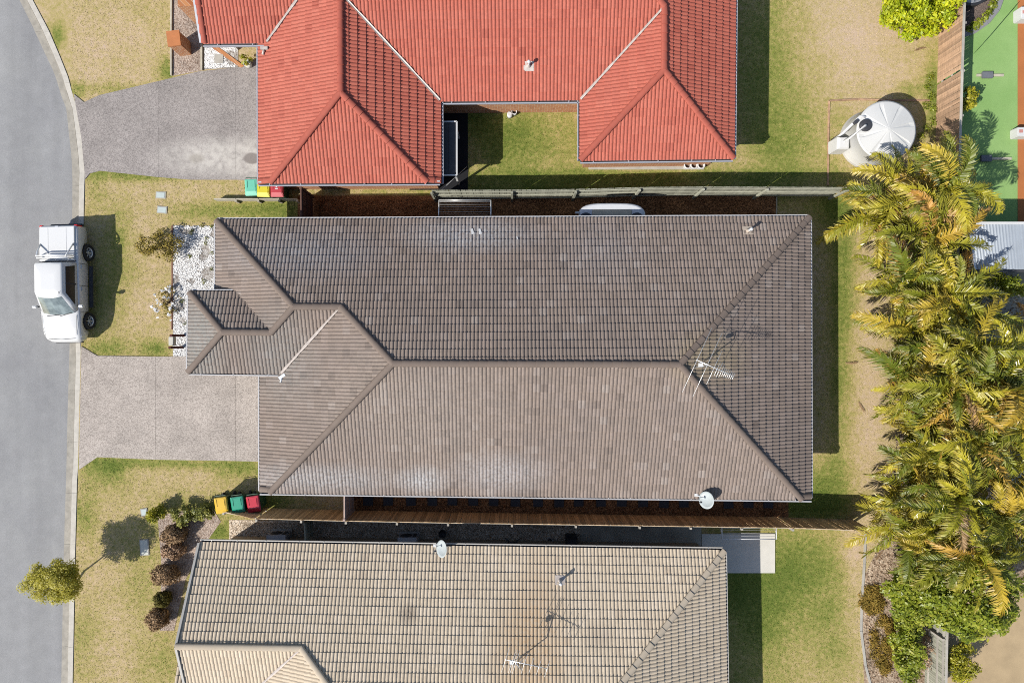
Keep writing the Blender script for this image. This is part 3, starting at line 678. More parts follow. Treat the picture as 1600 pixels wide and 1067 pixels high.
build_roof(house_r, 'red',
    [(rWW, [WWc, WShw, Aw, Tw, Mw, rNW, Epn, Vpn, Xp, Vps, Eps]), (rWS, [WShw, Aw, WShe]), (rWE, [WEc, WShe, Aw, Tw, Vwe]), (rMS, [Vwe, Tw, Mw, Me, Te, Vew]),
     (rEW, [Vew, Te, Ae, ESW]), (rES, [ESW, Ae, ESE]), (rEE, [ESE, Ae, Te, Me, rNE]), (rMN, [rNW, Mw, Me, rNE]), (rPS, [Gs, Gr, Xp, Vps]), (rPN, [Gn, Gr, Xp, Vpn])],
    [(v3(WShw, rWS), v3(Aw, rWS)), (v3(WShe, rWS), v3(Aw, rWS)), (v3(Aw, rWW), v3(Tw, rWW)), (v3(Tw, rWW), v3(Mw, rWW)), (v3(Mw, rMS), v3(Me, rMS)), (v3(Te, rEE), v3(Me, rEE)), (v3(Ae, rEE), v3(Te, rEE)),
     (v3(ESW, rES), v3(Ae, rES)), (v3(ESE, rES), v3(Ae, rES)), (v3(Gs, rPS) + Vector((.08, 0, 0)), v3(Gr, rPS) + Vector((.08, 0, 0))), (v3(WWc, rWW) + Vector((0, .1, 0)), v3(WShw, rWW) + Vector((0, .1, 0))), (v3(WEc, rWE) + Vector((0, .1, 0)), v3(WShe, rWE) + Vector((0, .1, 0)))],
    [(v3(Vwe, rWE), v3(Tw, rWE)), (v3(Vew, rEW), v3(Te, rEW)), (v3(Vps, rWW), v3(Xp, rWW))],
    [(rWS, WEc, WWc), (rWW, WWc, Eps), (rWE, WEc, Vwe), (rMS, Vwe, Vew), (rEW, Vew, ESW), (rES, ESW, ESE), (rEE, ESE, rNE), (rPS, Vps, Gs)],
    verges=[(v3(Gs, rPS) + Vector((-.05, 0, 0)), v3(Gr, rPS) + Vector((-.05, 0, 0)))])
walls(house_r, [WWc, WEc, Vwe, Vew, ESW, ESE, rNE, rNW], ZE - .02, M_brick, .35)
pw = W(345, 62, 0); MB().box((pw.x + .15, pw.y + 1.9, 1.3), (1.6, 3.4, 2.6)).build('wall', M_brick, house_r)
pc = W(371, 78, 0); MB().box((pc.x, pc.y + .02, 1.3), (.1, .1, 2.6)).build('post', M_white, house_r)
MB().prism([W(330, 66), (W(382, 104).x, W(382, 104).y), (W(377, 107).x, W(377, 107).y), W(318, 66)], .0, .05).build('step', M_brick, house_r)
gw = WWc[0] + .35; gd = MB()
for i in range(6): gd.box((gw - .03, WWc[1] + 3.4, .2 + i * .37), (.05, 4.6, .35))
gd.build('garage_door', M_white, house_r)

# --- beige house (runs on beyond the bottom of the picture)
gN = PL((312, 847.5), (1131, 860), ZE, W(700, 1000, ZE)); gE = PL((1131, 860), (1134.5, 1067), ZE, W(700, 1000, ZE))
zB = 3.9; pB = W(471, 1011.5, zB)
dN = gN.n; run = (zB - ZE) / TP
perp = Vector((dN.y, -dN.x)) * (1 if Vector((dN.y, -dN.x)).x > 0 else -1)      # along the ridge, eastwards
qG = Vector((pB.x, pB.y)) - perp * run; gG = Plane(Vector((qG.x, qG.y)), Vector((qG.x + dN.x, qG.y + dN.y)), ZE, (pB.x + 4, pB.y))
qF = Vector((pB.x, pB.y)) + dN * run; gF = Plane(qF, qF + perp, ZE, (pB.x, pB.y))
qS = Vector((gN.a.x, gN.a.y)) + dN * 13.5; gS = Plane(qS, qS + perp, ZE, (0, gN.a.y - 5))
Bb = tri(gN, gG, gF); vW0 = Vector(W(312, 847.5, ZE)[:2]); vW1 = Vector(W(276, 1008.5, zB)[:2])
ridge_w = Vector((vW1.x, 0)); 
def on_ridge(x):  # point of the N / F ridge at plan x
    m = np.array([[gN.co[0] - gF.co[0], gN.co[1] - gF.co[1]], [1, 0]]); return Vector(np.linalg.solve(m, np.array([gF.co[2] - gN.co[2], x])))
Rw = on_ridge(vW1.x); FSw = Vector((W(288, 1067, 3.2).x - .05, 0)); FSw = at(gF, ZE, Plane(vW1, vW1 + Vector((.002, 1)), 0, (50, 0), 1.0), 0)
gNE = at(gN, ZE, gE, ZE); gAe, gAw = tri(gN, gE, gS), tri(gN, gS, gG); Vfs = at(gF, ZE, gG, ZE); gSE, gSW = at(gE, ZE, gS, ZE), at(gG, ZE, gS, ZE)
house_g = thing('tiled_house', W(720, 1000), 'house with pale beige tiled roof and white gutters', 'house')
lpN = PL((280, 1028), (305, 1028.5), 2.35, W(300, 1100, 2.35)); la, lb = W(279, 1028, 2.35), W(296, 1028, 2.35); lc, ld = W(296, 1120, 3.2), W(269, 1120, 3.2)
build_roof(house_g, 'beige',
    [(gN, [vW0, gNE, gAe, gAw, Bb, Rw]), (gE, [gNE, gAe, gSE]), (gF, [Rw, Bb, Vfs, FSw]), (gG, [Vfs, Bb, gAw, gSW]), (gS, [gSW, gAw, gAe, gSE]), (lpN, [Vector(la[:2]), Vector(lb[:2]), Vector((lb.x, lc.y)), Vector((la.x, ld.y))])],
    [(v3(Rw, gN), v3(Bb, gN)), (v3(Bb, gN), v3(gAw, gN)), (v3(gAw, gN), v3(gAe, gN)), (v3(gNE, gN), v3(gAe, gN))],
    [(v3(Vfs, gG), v3(Bb, gG))], [(gN, vW0, gNE), (gE, gNE, gSE), (lpN, Vector(la[:2]), Vector(lb[:2]))],
    verges=[(v3(vW0, gN), v3(Rw, gN)), (v3(Rw, gF), v3(FSw, gF))])
walls(house_g, [vW0 + Vector((.0, 0)), gNE, gSE, gSW, Vfs, FSw], ZE - .02, M_brick3, .45)

# ------------------------------------------------------------------ fences and gates
def paling_fence(name, label, top, z, mat, matr, side, railz, spacing=.105, posts=2.4, gapfn=None, cap=False, hfun=None):
    """top: photo pixels of the fence's top line; side: which plan side the rails and posts are on (+1 left of travel)"""
    P = [W(x, y, z) for x, y in top]; t = thing(name, (P[0].x, P[0].y, 0), label, 'fence')
    pm = MB().box((0, 0, .5), (spacing - .008, .016, 1.0)).mesh('paling', mat); d0 = 0; cnt = 0
    for a, b in zip(P[:-1], P[1:]):
        a = Vector((a.x, a.y, 0)); b = Vector((b.x, b.y, 0)); d = b - a; L_ = d.length; d.normalize(); n = Vector((-d.y, d.x, 0)) * side; ang = math.atan2(d.y, d.x)
        k = int(L_ / spacing)
        for i in range(k):
            c = a + d * (spacing * (i + .5)); h = (hfun(c) if hfun else z) + random.uniform(-.012, .012)
            if cnt >= 298: continue
            o = link('paling', pm, t); o.matrix_basis = Matrix.Translation(c + n * random.uniform(-.003, .003)) @ Matrix.Rotation(ang + random.uniform(-.02, .02), 4, 'Z') @ Matrix.Rotation(random.uniform(-.01, .01), 4, 'Y') @ Matrix.Diagonal((1, 1, h, 1)); cnt += 1
        for rz in railz:
            ha = (hfun(a) if hfun else z) / z; hb = (hfun(b) if hfun else z) / z
            MB().bar(a + n * .036 + Vector((0, 0, rz * ha)), b + n * .036 + Vector((0, 0, rz * hb)), .04, .085).build('rail', matr, t)
        m = max(1, round(L_ / posts))
        for i in range(m + (1 if b == Vector((P[-1].x, P[-1].y, 0)) else 0)):
            c = a + d * (L_ * i / m); h = hfun(c) if hfun else z
            MB().box(c + n * .105 + Vector((0, 0, h * .5 - .02)), (.09, .09, h - .02), ang).build('post', matr, t)
        if cap: MB().bar(a + Vector((0, 0, z + .022)), b + Vector((0, 0, z + .022)), .1, .03).build('top_rail', matr, t)
    return t
def sagging(c): return 1.72 + .06 * math.sin(c.x * .9)
fence_n = paling_fence('paling_fence', 'weathered grey green paling fence between red and brown houses', [(674, 297.5), (800, 297), (900, 296), (1000, 293), (1100, 292), (1200, 292.5), (1326, 293)], 1.75, M_fence_grey, M_fence_grey, -1, (.3, .95, 1.55), cap=False)
def hf(c): return 1.75 if c.x > -11.3 else max(.75, 1.75 - (-11.3 - c.x) * .48)
fence_s = paling_fence('paling_fence', 'long tan paling fence between brown and beige houses', [(337, 806), (400, 810), (540, 813.5), (700, 816.5), (1000, 821), (1240, 824.5), (1366, 829)], 1.75, M_fence_tan, M_rail_grey, -1, (.35, 1.0, 1.6), hfun=hf)
fence_e = paling_fence('paling_fence', 'brown boundary paling fence beside the green turf', [(1508, -40), (1503, 110), (1499, 250), (1496, 420)], 1.65, M_fence_brown, M_rail_grey, 1, (.3, .95, 1.56), cap=True)
fence_e2 = paling_fence('paling_fence', 'grey end of boundary fence between shrubs and bare yard', [(1482, 920), (1479, 1000), (1477, 1110)], 1.45, M_fence_grey, M_rail_grey, -1, (.3, .9, 1.3), cap=True)
def panel_gate(name, label, p0, p1, z, mat, matf, nb):
    """boards between two plan points"""
    a, b = W(*p0, z), W(*p1, z); a = Vector((a.x, a.y, 0)); b = Vector((b.x, b.y, 0)); t = thing(name, a, label, 'gate'); d = b - a; L_ = d.length; d.normalize(); ang = math.atan2(d.y, d.x); w = L_ / nb
    bm = MB().box((0, 0, z / 2), (w - .008, .02, z - .06)).mesh('board', mat)
    for i in range(nb):
        o = link('board', bm, t); o.matrix_basis = Matrix.Translation(a + d * (w * (i + .5)) + Vector((0, 0, .04))) @ Matrix.Rotation(ang, 4, 'Z')
    n = Vector((-d.y, d.x, 0))
    for rz in (.3, z * .55, z - .12): MB().bar(a + n * .03 + Vector((0, 0, rz)), b + n * .03 + Vector((0, 0, rz)), .035, .07).build('rail', matf, t)
    for c in (a, b): MB().box(c + Vector((0, 0, z / 2 + .03)), (.1, .1, z + .06), ang).build('post', matf, t)
    MB().bar(a + Vector((0, 0, z)), b + Vector((0, 0, z)), .06, .03).build('top_rail', matf, t)
    return t
panel_gate('side_gate', 'dark brown side gate between red and brown houses', (470, 294), (470.5, 350), 1.75, M_gate_brown, M_gate_brown, 15)
panel_gate('side_gate', 'pale pinkish side gate between brown house and tan fence', (538, 770), (538, 812), 1.75, M_gate_pink, M_gate_pink, 12)
panel_gate('side_gate', 'small grey slatted gate beside the beige house', (476, 818), (477, 846), 1.2, M_fence_grey, M_fence_grey, 8)
# low sleeper wall by the bins
sw = thing('sleeper_wall', W(335, 315), 'low timber sleeper wall with posts beside the upper bins', 'garden wall')
for a, b in ((334, 368), (369, 403), (404, 436), (437, 464)):
    MB().bar(W(a, 311, .4) - Vector((0, 0, .2)), W(b, 311, .4) - Vector((0, 0, .2)), .06, .4).build('sleeper', M_sleeper, sw)
    MB().box(W(b, 313.5, .4) - Vector((0, 0, .21)), (.1, .1, .42)).build('post', M_sleeper, sw)

# ------------------------------------------------------------------ vehicles
def make_ute():
    t = thing('utility_vehicle', (0, 0, 0), 'white dual cab utility with covered tray parked half on the verge', 'ute')
    def ring(y, hw, zs, zsh, cr):
        h = [(0, zs), (hw * .86, zs), (hw * .97, zs + .1), (hw, (zs + zsh) / 2 + .06), (hw * .985, zsh - .09), (hw * .94, zsh - .015), (hw * .84, zsh + cr * .35), (hw * .45, zsh + cr * .9), (0, zsh + cr)]
        return [(x, y, z) for x, z in h] + [(-x, y, z) for x, z in h[-2:0:-1]]
    st = [(-2.5, .50, .42, .66, .02), (-2.46, .66, .38, .78, .03), (-2.34, .80, .34, .90, .05), (-2.12, .87, .34, .98, .06), (-1.8, .905, .34, 1.03, .06), (-1.4, .92, .36, 1.06, .06), (-1.15, .92, .38, 1.08, .05), (-.6, .92, .38, 1.09, .02),
          (.3, .92, .38, 1.10, .01), (1.04, .92, .38, 1.11, .01), (1.07, .915, .40, 1.12, .0), (1.10, .92, .40, 1.13, .0), (1.8, .92, .40, 1.14, .0), (2.5, .91, .42, 1.14, .0), (2.64, .89, .44, 1.13, .0), (2.68, .84, .48, 1.08, .0)]
    body = MB().loft([ring(*a) for a in st]).build('body', M_carwhite, t, world=False)
    cut = MB()
    for sx in (-1, 1):
        for wy in (-1.55, 1.55): cut.lathe([(0, -.2), (.46, -.2), (.46, .2), (0, .2)], (sx * .86, wy, .40), 28, Matrix.Rotation(math.pi / 2, 4, 'Y'))
    co = cut.build('arch_cutter', M_black)
    md = body.modifiers.new('arch', 'BOOLEAN'); md.object = co; md.operation = 'DIFFERENCE'; md.solver = 'EXACT'
    bpy.context.view_layer.update(); dg = bpy.context.evaluated_depsgraph_get(); nm = bpy.data.meshes.new_from_object(body.evaluated_get(dg)); body.modifiers.clear(); body.data = nm
    bpy.data.objects.remove(co)
    # cabin
    def cring(k):   # k 0 base .. 1 roof
        yf = -1.26 + (.78) * k; yr = 1.05 - .08 * k; hw = .86 - .22 * k; z = 1.06 + .63 * k
        fr = -.10 * (1 - k) - .04 * k
        return [(-hw, yr - .08, z), (-hw * .95, yr, z), (hw * .95, yr, z), (hw, yr - .08, z), (hw, yf + .16, z), (hw * .9, yf + .03, z), (hw * .5, yf + fr * .6, z), (0, yf + fr, z), (-hw * .5, yf + fr * .6, z), (-hw * .9, yf + .03, z), (-hw, yf + .16, z)]
    r0, r1 = cring(0), cring(1)
    def sh(r, f, z): 
        cx = 0; cy = sum(p[1] for p in r) / len(r); return [(p[0] * f, cy + (p[1] - cy) * f, z) for p in r]
    cab = MB().loft([r0, cring(.5), r1, sh(r1, .97, 1.725), sh(r1, .86, 1.75), sh(r1, .45, 1.765)], True, True, True).build('cabin', M_carwhite, t, world=False)
    def panel(fr0, fr1, pts_i, k0, k1, off, name, mat):
        a, b = cring(k0), cring(k1); n = len(pts_i); va = [Vector(a[i]) for i in pts_i]; vb = [Vector(b[i]) for i in pts_i]
        nrm = (va[-1] - va[0]).cross(vb[0] - va[0]).normalized()
        if nrm.dot(Vector(va[0]) - Vector((0, -.1, 1.3))) < 0: nrm = -nrm
        va = [p + nrm * off for p in va]; vb = [p + nrm * off for p in vb]
        if fr0 is not None:
            m0 = sum(va, Vector()) / n; va = [m0 + (p - m0) * fr0 for p in va]; m1 = sum(vb, Vector()) / n; vb = [m1 + (p - m1) * fr1 for p in vb]
        m = MB(); m.loft([va, vb, [p - nrm * .02 for p in vb], [p - nrm * .02 for p in va], va], False, False, False); return m.build(name, mat, t, world=False)
    panel(.93, .92, [5, 6, 7, 8, 9], .06, .93, .012, 'windscreen', M_wind)
    panel(.85, .85, [1, 2], .2, .88, .012, 'rear_window', M_glass)
    for sx, ii in ((1, [3, 4]), (-1, [0, 10])):
        w = panel(.92, .84, ii, .22, .82, .012, 'side_window', M_glass)
        q = cring(.5)[ii[0]]; MB().box((sx * (abs(q[0]) + .016), .06, 1.37), (.02, .06, .46), M=Matrix.Rotation(-sx * .37, 4, 'Y')).build('door_pillar', M_black, t, world=False)
        for y, l in ((-.58, 1.18), (.5, .98)):
            d = MB(); d.bar((sx * .927, y - l / 2, .45), (sx * .927, y - l / 2, 1.04), .012, .012); d.bar((sx * .927, y + l / 2, .45), (sx * .927, y + l / 2, 1.04), .012, .012); d.build('door_seam', M_black, t, world=False)
            MB().box((sx * .935, y + l / 2 - .14, .93), (.03, .18, .035)).build('door_handle', M_carwhite, t, world=False, bevel=.008)
        MB().box((sx * .98, 0, .40), (.18, 1.9, .07)).build('side_step', M_dark, t, world=False, bevel=.02)
        mr = MB().box((sx * 1.07, -.92, 1.15), (.22, .13, .17)).build('mirror', M_carwhite, t, world=False, bevel=.03)
        MB().box((sx * .93, -.9, 1.1), (.14, .06, .04)).build('mirror_arm', M_black, t, world=False)
        MB().box((sx * .80, 2.655, .93), (.16, .10, .34)).build('tail_light', M_red_lens, t, world=False, bevel=.02)
        MB().loft([[(sx * .55, -2.44, .70), (sx * .82, -2.28, .72), (sx * .82, -2.28, .86), (sx * .55, -2.42, .82)], [(sx * .57, -2.33, .74), (sx * .86, -2.02, .80), (sx * .865, -2.0, .93), (sx * .6, -2.25, .915)]]).build('headlight', M_clear_lens, t, world=False)
        for wy in (-1.55, 1.55):
            Mx = Matrix.Rotation(math.pi / 2 * sx, 4, 'Y')
            wh = thing_part('wheel', t, (sx * .80, wy, .385))
            MB().lathe([(.24, -.12), (.34, -.125), (.375, -.09), (.385, 0), (.375, .09), (.34, .125), (.24, .12), (.235, 0), (.24, -.12)], (0, 0, 0), 32, Mx).build('tyre', M_tyre, wh, world=False)
            rim = MB().lathe([(0, .02), (.06, .05), (.05, .06), (0, .065)], (0, 0, 0), 12, Mx); rim.lathe([(.245, -.09), (.25, .09), (.225, .1), (.215, .06), (.215, -.09)], (0, 0, 0), 28, Mx)
            for q in range(6):
                a = q * math.pi / 3; rim.bar(Mx @ Vector((.03 * math.cos(a), .03 * math.sin(a), .05)), Mx @ Vector((.225 * math.cos(a), .225 * math.sin(a), .07)), .05, .02)
            rim.build('rim', M_alu, wh, world=False); MB().lathe([(0, -.03), (.22, -.03), (.22, -.02), (0, -.02)], (0, 0, 0), 20, Mx).build('brake_disc', M_dark, wh, world=False)
    MB().box((0, 1.86, 1.165), (1.62, 1.52, .05)).build('tray_cover', M_carwhite, t, world=False, bevel=.02)
    for x in (-.42, .42): MB().box((x, 1.86, 1.192), (.05, 1.4, .012)).build('cover_rib', M_carwhite, t, world=False, bevel=.004)
    MB().box((0, 2.62, 1.17), (.16, .05, .04)).build('cover_latch', M_steel, t, world=False)
    bar = MB(); 
    for dy in (0, .1): bar.tube([(-.76, 1.22 + dy, 1.16), (-.74, 1.2 + dy, 1.42), (-.60, 1.18 + dy, 1.6), (.60, 1.18 + dy, 1.6), (.74, 1.2 + dy, 1.42), (.76, 1.22 + dy, 1.16)], .032, 8)
    for sx in (-1, 1): bar.tube([(sx * .66, 1.26, 1.55), (sx * .72, 1.5, 1.42), (sx * .76, 1.86, 1.18)], .03, 8)
    bar.build('sports_bar', M_alu, t, world=False)
    for sx in (-1, 1):
        MB().tube([(sx * .79, -1.3, 1.105), (sx * .78, -1.8, 1.085), (sx * .70, -2.2, 1.02)], .007, 4).build('bonnet_seam', M_dark, t, world=False)
    MB().tube([(-.62, -2.33, .955), (0, -2.37, .975), (.62, -2.33, .955)], .008, 4).build('bonnet_lip', M_dark, t, world=False)
    MB().box((0, 1.08, 1.15), (1.7, .035, .03)).build('cab_gap', M_dark, t, world=False)
    MB().box((0, 2.75, .55), (1.5, .16, .18)).build('rear_bumper', M_dark, t, world=False, bevel=.03)
    MB().box((0, -2.49, .48), (1.25, .08, .16)).build('grille', M_dark, t, world=False, bevel=.02)
    wp = MB(); wp.bar((-.55, -1.33, 1.115), (.1, -1.28, 1.16), .025, .015); wp.bar((.05, -1.345, 1.12), (.62, -1.2, 1.16), .025, .015); wp.build('wiper', M_black, t, world=False)
    MB().tube([(.5, -.42, 1.74), (.52, -.3, 1.80)], .008, 5).build('roof_aerial', M_black, t, world=False)
    return t
def thing_part(name, parent, loc):
    o = bpy.data.objects.new(name, None); COL.objects.link(o); o.parent = parent; o.location = loc; return o
ute = make_ute(); ute.location = (-20.03, 2.46, -.05); ute.rotation_euler = (0, -.06, R(.8))

# small boat in the side passage
bt = thing('boat', W(955, 336), 'small white boat stored under the north eave of the brown house', 'boat')
def hullring(s, z, k, dy=0):
    c = W(956, 340, 1.75); out = []
    for i in range(28):
        a = 2 * math.pi * i / 28; x = math.copysign(abs(math.cos(a)) ** .55, math.cos(a)) * 1.46 * s; y = math.copysign(abs(math.sin(a)) ** .7, math.sin(a)) * .62 * k
        out.append((c.x + x, c.y + y + dy, z))
    return out
MB().loft([hullring(.72, .45, .5), hullring(.9, .85, .8), hullring(.97, 1.45, .95), hullring(1, 1.75, 1), hullring(.98, 1.83, .96), hullring(.9, 1.86, .86)]).build('hull', mottled('gelcoat', A(232, 234, 236), .05, 4, .3, .5), bt)
cb = W(956, 339, 1.85); MB().box((cb.x, cb.y + .16, 1.88), (1.7, .3, .07)).build('deck_cover', mottled('faded_cover', A(214, 204, 180), .1, 6), bt, bevel=.03)
for dx in (-1.12, 1.08): MB().lathe([(.26, 0), (.30, .02), (.26, .04), (.0, .01)], (cb.x + dx, cb.y - .12, 1.865), 18).build('seat_well', M_dark, bt)
MB().lathe([(.0, .05), (.05, .04), (.06, 0)], (cb.x - .55, cb.y - .1, 1.92), 12).build('deck_cap', M_white, bt)
MB().box((cb.x - 1.5, cb.y + .18, 1.85), (.18, .08, .09)).build('cleat', M_white, bt, bevel=.02)
for dx in (-.8, .8): MB().box((cb.x + dx, cb.y, .24), (.12, .9, .48)).build('cradle', M_fence_grey, bt)

# ------------------------------------------------------------------ bins
def make_bin(label, lid, body, group):
    t = thing('wheelie_bin', (0, 0, 0), label, 'bin', group)
    b = MB(); b.loft([[(-.21, -.24, .04), (.21, -.24, .04), (.21, .26, .04), (-.21, .26, .04)], [(-.27, -.33, .92), (.27, -.33, .92), (.27, .33, .92), (-.27, .33, .92)], [(-.29, -.35, .92), (.29, -.35, .92), (.29, .35, .92), (-.29, .35, .92)], [(-.29, -.35, .97), (.29, -.35, .97), (.29, .35, .97), (-.29, .35, .97)]], True, True, False)
    b.build('body', body, t, world=False, bevel=.015)
    l = MB(); l.loft([[(-.295, -.37, .955), (.295, -.37, .955), (.295, .36, .975), (-.295, .36, .975)], [(-.29, -.36, 1.0), (.29, -.36, 1.0), (.29, .36, 1.04), (-.29, .36, 1.04)], [(-.22, -.18, 1.075), (.22, -.18, 1.075), (.25, .33, 1.07), (-.25, .33, 1.07)]], True, True, False)
    ld = l.build('lid', lid, t, world=False, bevel=.02)
    for sx in (-1, 1): MB().box((sx * .17, .12, 1.082), (.025, .3, .014)).build('lid_rib', lid, ld, world=False)
    MB().tube([(-.24, .36, .98), (-.24, .43, .99), (.24, .43, .99), (.24, .36, .98)], .018, 8).build('handle', body, t, world=False)
    for sx in (-1, 1):
        MB().lathe([(0, -.03), (.1, -.03), (.105, 0), (.1, .03), (0, .03)], (sx * .25, .3, .1), 18, Matrix.Rotation(math.pi / 2, 4, 'Y')).build('wheel', M_tyre, t, world=False)
    return t
M_bin_green = plain('bin_dark_green', A(46, 84, 60), .5); 
def place(o, px, py, z, rz=0.0, s=1.0):
    p = W(px, py, z); o.location = (p.x, p.y, 0.0 if z < .3 else o.location.z); o.rotation_euler = (0, 0, rz); return o
b = make_bin('mint green lidded wheelie bin beside the red house', plain('lid_mint', A(122, 214, 184), .45), M_bin_green, 'bins at the red house'); place(b, 393, 293, 1.0, R(2)); b.location.z = 0
b = make_bin('yellow lidded wheelie bin between mint and red bins', plain('lid_lemon', A(236, 220, 50), .45), M_bin_green, 'bins at the red house'); place(b, 412, 295, 1.0, R(-2)); b.location.z = 0
b = make_bin('red lidded wheelie bin below the red house eave', plain('lid_red_faded', A(206, 70, 78), .45), M_bin_green, 'bins at the red house'); place(b, 433, 295, 1.0, 0); b.location.z = 0
mk = MB(); mk.box((0, .06, 1.078), (.07, .04, .01)); mk.build('lid_emblem', M_white, b, world=False); mk = MB(); mk.box((0, -.02, 1.08), (.12, .05, .01)); mk.build('lid_emblem', M_white, b, world=False)
b = make_bin('golden yellow lidded bin in front of tan fence', plain('lid_gold', A(240, 196, 48), .22, .6), M_bin_green, 'bins at the brown house'); place(b, 346, 789, 1.0, R(8)); b.location.z = 0
b = make_bin('teal green lidded bin between yellow and red bins', plain('lid_teal', A(46, 168, 134), .22, .6), M_bin_green, 'bins at the brown house'); place(b, 371.5, 788, 1.0, R(8)); b.location.z = 0
b = make_bin('crimson lidded bin at the brown house corner', plain('lid_crimson', A(210, 40, 62), .22, .6), M_bin_green, 'bins at the brown house'); place(b, 396, 787, 1.0, R(8)); b.location.z = 0

# ------------------------------------------------------------------ water tank
tc = W(1385, 204, 1.45); tk = thing('water_tank', (tc.x, tc.y, 0), 'round white rainwater tank with ribbed conical roof', 'water tank')
TRd = 1.27
ZT = 1.45
MB().lathe([(TRd, 0), (TRd, .5), (TRd, ZT - .08), (TRd + .03, ZT - .05), (TRd + .03, ZT), (TRd - .03, ZT + .03)], (tc.x, tc.y, 0), 56).build('shell', M_tank, tk)
rings = []; NR = 96
for f in (1.0, .82, .6, .4, .2, .05):
    rings.append([(tc.x + (TRd - .03) * f * math.cos(2 * math.pi * k / NR), tc.y + (TRd - .03) * f * math.sin(2 * math.pi * k / NR),
                   ZT + .02 + .2 * (1 - f) - (.07 * f * max(0, 1 - abs(((k / NR * 8 + .2) % 1) - .5) / .09) if .05 < f < 1 else 0)) for k in range(NR)])
MB().loft(rings, True, True, False).build('roof', M_tank, tk)
lc_ = W(1353, 196, ZT + .1); MB().lathe([(.0, .06), (.22, .06), (.26, .04), (.27, 0), (.27, -.06)], (lc_.x, lc_.y, ZT + .1), 26).build('inlet_strainer', M_dark, tk)
pr = W(1352, 197, ZT + .35); pe = W(1327, 216, ZT - .1)
MB().tube([W(1353, 196, ZT + .2), pr, pe, (pe.x, pe.y, .1)], .055, 10).build('inlet_pipe', M_white, tk)
po = W(1344, 182, ZT); pe2 = W(1318, 208, ZT - .3); MB().tube([W(1352, 183, ZT), po, pe2, (pe2.x, pe2.y, .1)], .065, 10).build('overflow_pipe', M_white, tk)
MB().box(W(1337, 191, 1.5), (.18, .14, .16), .8).build('valve', M_dark, tk)
ph = W(1318, 222, 0); pb = thing('pump_cover', (ph.x, ph.y, 0), 'white pump housing beside the rainwater tank', 'pump')
pc_ = W(1319, 223, .9); MB().loft([[(pc_.x - .3, pc_.y - .28, 0), (pc_.x + .3, pc_.y - .28, 0), (pc_.x + .3, pc_.y + .28, 0), (pc_.x - .3, pc_.y + .28, 0)], [(pc_.x - .28, pc_.y - .27, .8), (pc_.x + .28, pc_.y - .27, .8), (pc_.x + .28, pc_.y + .27, .85), (pc_.x - .28, pc_.y + .27, .85)], [(pc_.x - .2, pc_.y - .2, .9), (pc_.x + .2, pc_.y - .2, .9), (pc_.x + .2, pc_.y + .2, .93), (pc_.x - .2, pc_.y + .2, .93)]], True, True, False).build('housing', M_white, pb, bevel=.02)
MB().box((pc_.x, pc_.y + .3, .45), (.4, .06, .5)).build('vent_grille', M_dark, pb)
MB().lathe([(1.34, 0), (1.34, .03), (0, .03)], (tc.x, tc.y, 0), 40).build('tank_pad', M_conc, tk)

# ------------------------------------------------------------------ shed with corrugated roof
s0, s1, s2, s3 = W(1515, 350, 2.35), W(1760, 350, 2.35), W(1760, 421, 2.15), W(1524, 421, 2.15)
sh_ = thing('garden_shed', (s0.x + 2, s0.y - .9, 0), 'shed with pale blue grey corrugated metal roof behind palms', 'shed')
n = 230; vt = []
for j, (a, b) in enumerate(((s0, s1), (s3, s2))):
    for i in range(n): p = a + (b - a) * (i / (n - 1)); vt.append((p.x, p.y, p.z + .022 * math.sin((a.x * 0 + p.x) * 2 * math.pi / .13)))
MB().add(vt + [(x, y, z - .02) for x, y, z in vt], [(i, i + 1, n + i + 1, n + i) for i in range(n - 1)] + [(2 * n + i, 3 * n + i, 3 * n + i + 1, 2 * n + i + 1) for i in range(n - 1)], True).build('roof_sheet', mottled('zincalume', A(186, 195, 204), .05, 3, .45, .4, .1), sh_)
MB().bar(s0 + Vector((-.02, .03, .02)), s1 + Vector((0, .03, .02)), .1, .08).build('ridge_flashing', M_white, sh_); MB().bar(s0 + Vector((-.03, 0, 0)), s3 + Vector((-.03, 0, 0)), .06, .08).build('barge', M_steel, sh_)
MB().bar(s3 + Vector((0, -.06, -.05)), s2 + Vector((0, -.06, -.05)), .1, .1).build('gutter', M_dark, sh_)
MB().prism([(s0.x + .15, s0.y - .1), (s1.x, s1.y - .1), (s2.x, s2.y + .12), (s3.x + .15, s3.y + .12)], 0, 2.1).build('wall', mottled('shed_green', A(110, 122, 104), .1), sh_)

# ------------------------------------------------------------------ roof fittings
def vent(label, px, py, pl, flash_mat):
    z = 3.0
    for _ in range(4): p = W(px, py, z); z = pl.h(p)
    t = thing('roof_vent', (p.x, p.y, z), label, 'vent'); u, v, w = pl.frame()
    M = Matrix(((u.x, v.x, w.x), (u.y, v.y, w.y), (u.z, v.z, w.z))).to_4x4()
    MB().box((p.x + w.x * .045, p.y + w.y * .045, z + w.z * .045), (.42, .38, .02), M=M).build('flashing', flash_mat, t)
    MB().lathe([(.09, 0), (.06, .12), (.05, .14)], (p.x, p.y, z + .05), 14).build('boot', flash_mat, t)
    MB().tube([(p.x, p.y, z), (p.x, p.y, z + .42)], .045, 12).build('pipe', M_white, t); MB().lathe([(.0, .1), (.06, .08), (.075, 0), (.05, -.01)], (p.x, p.y, z + .42), 14).build('cowl', M_white, t)
vent('white vent pipe on the red roof', 826, 104, rMS, M_flash); vent('white vent pipe near the top corner of the brown roof', 1168, 361, bN, mottled('old_flashing', A(206, 190, 172), .1)); vent('white vent pipe on the beige roof', 875, 906, gN, M_flash)
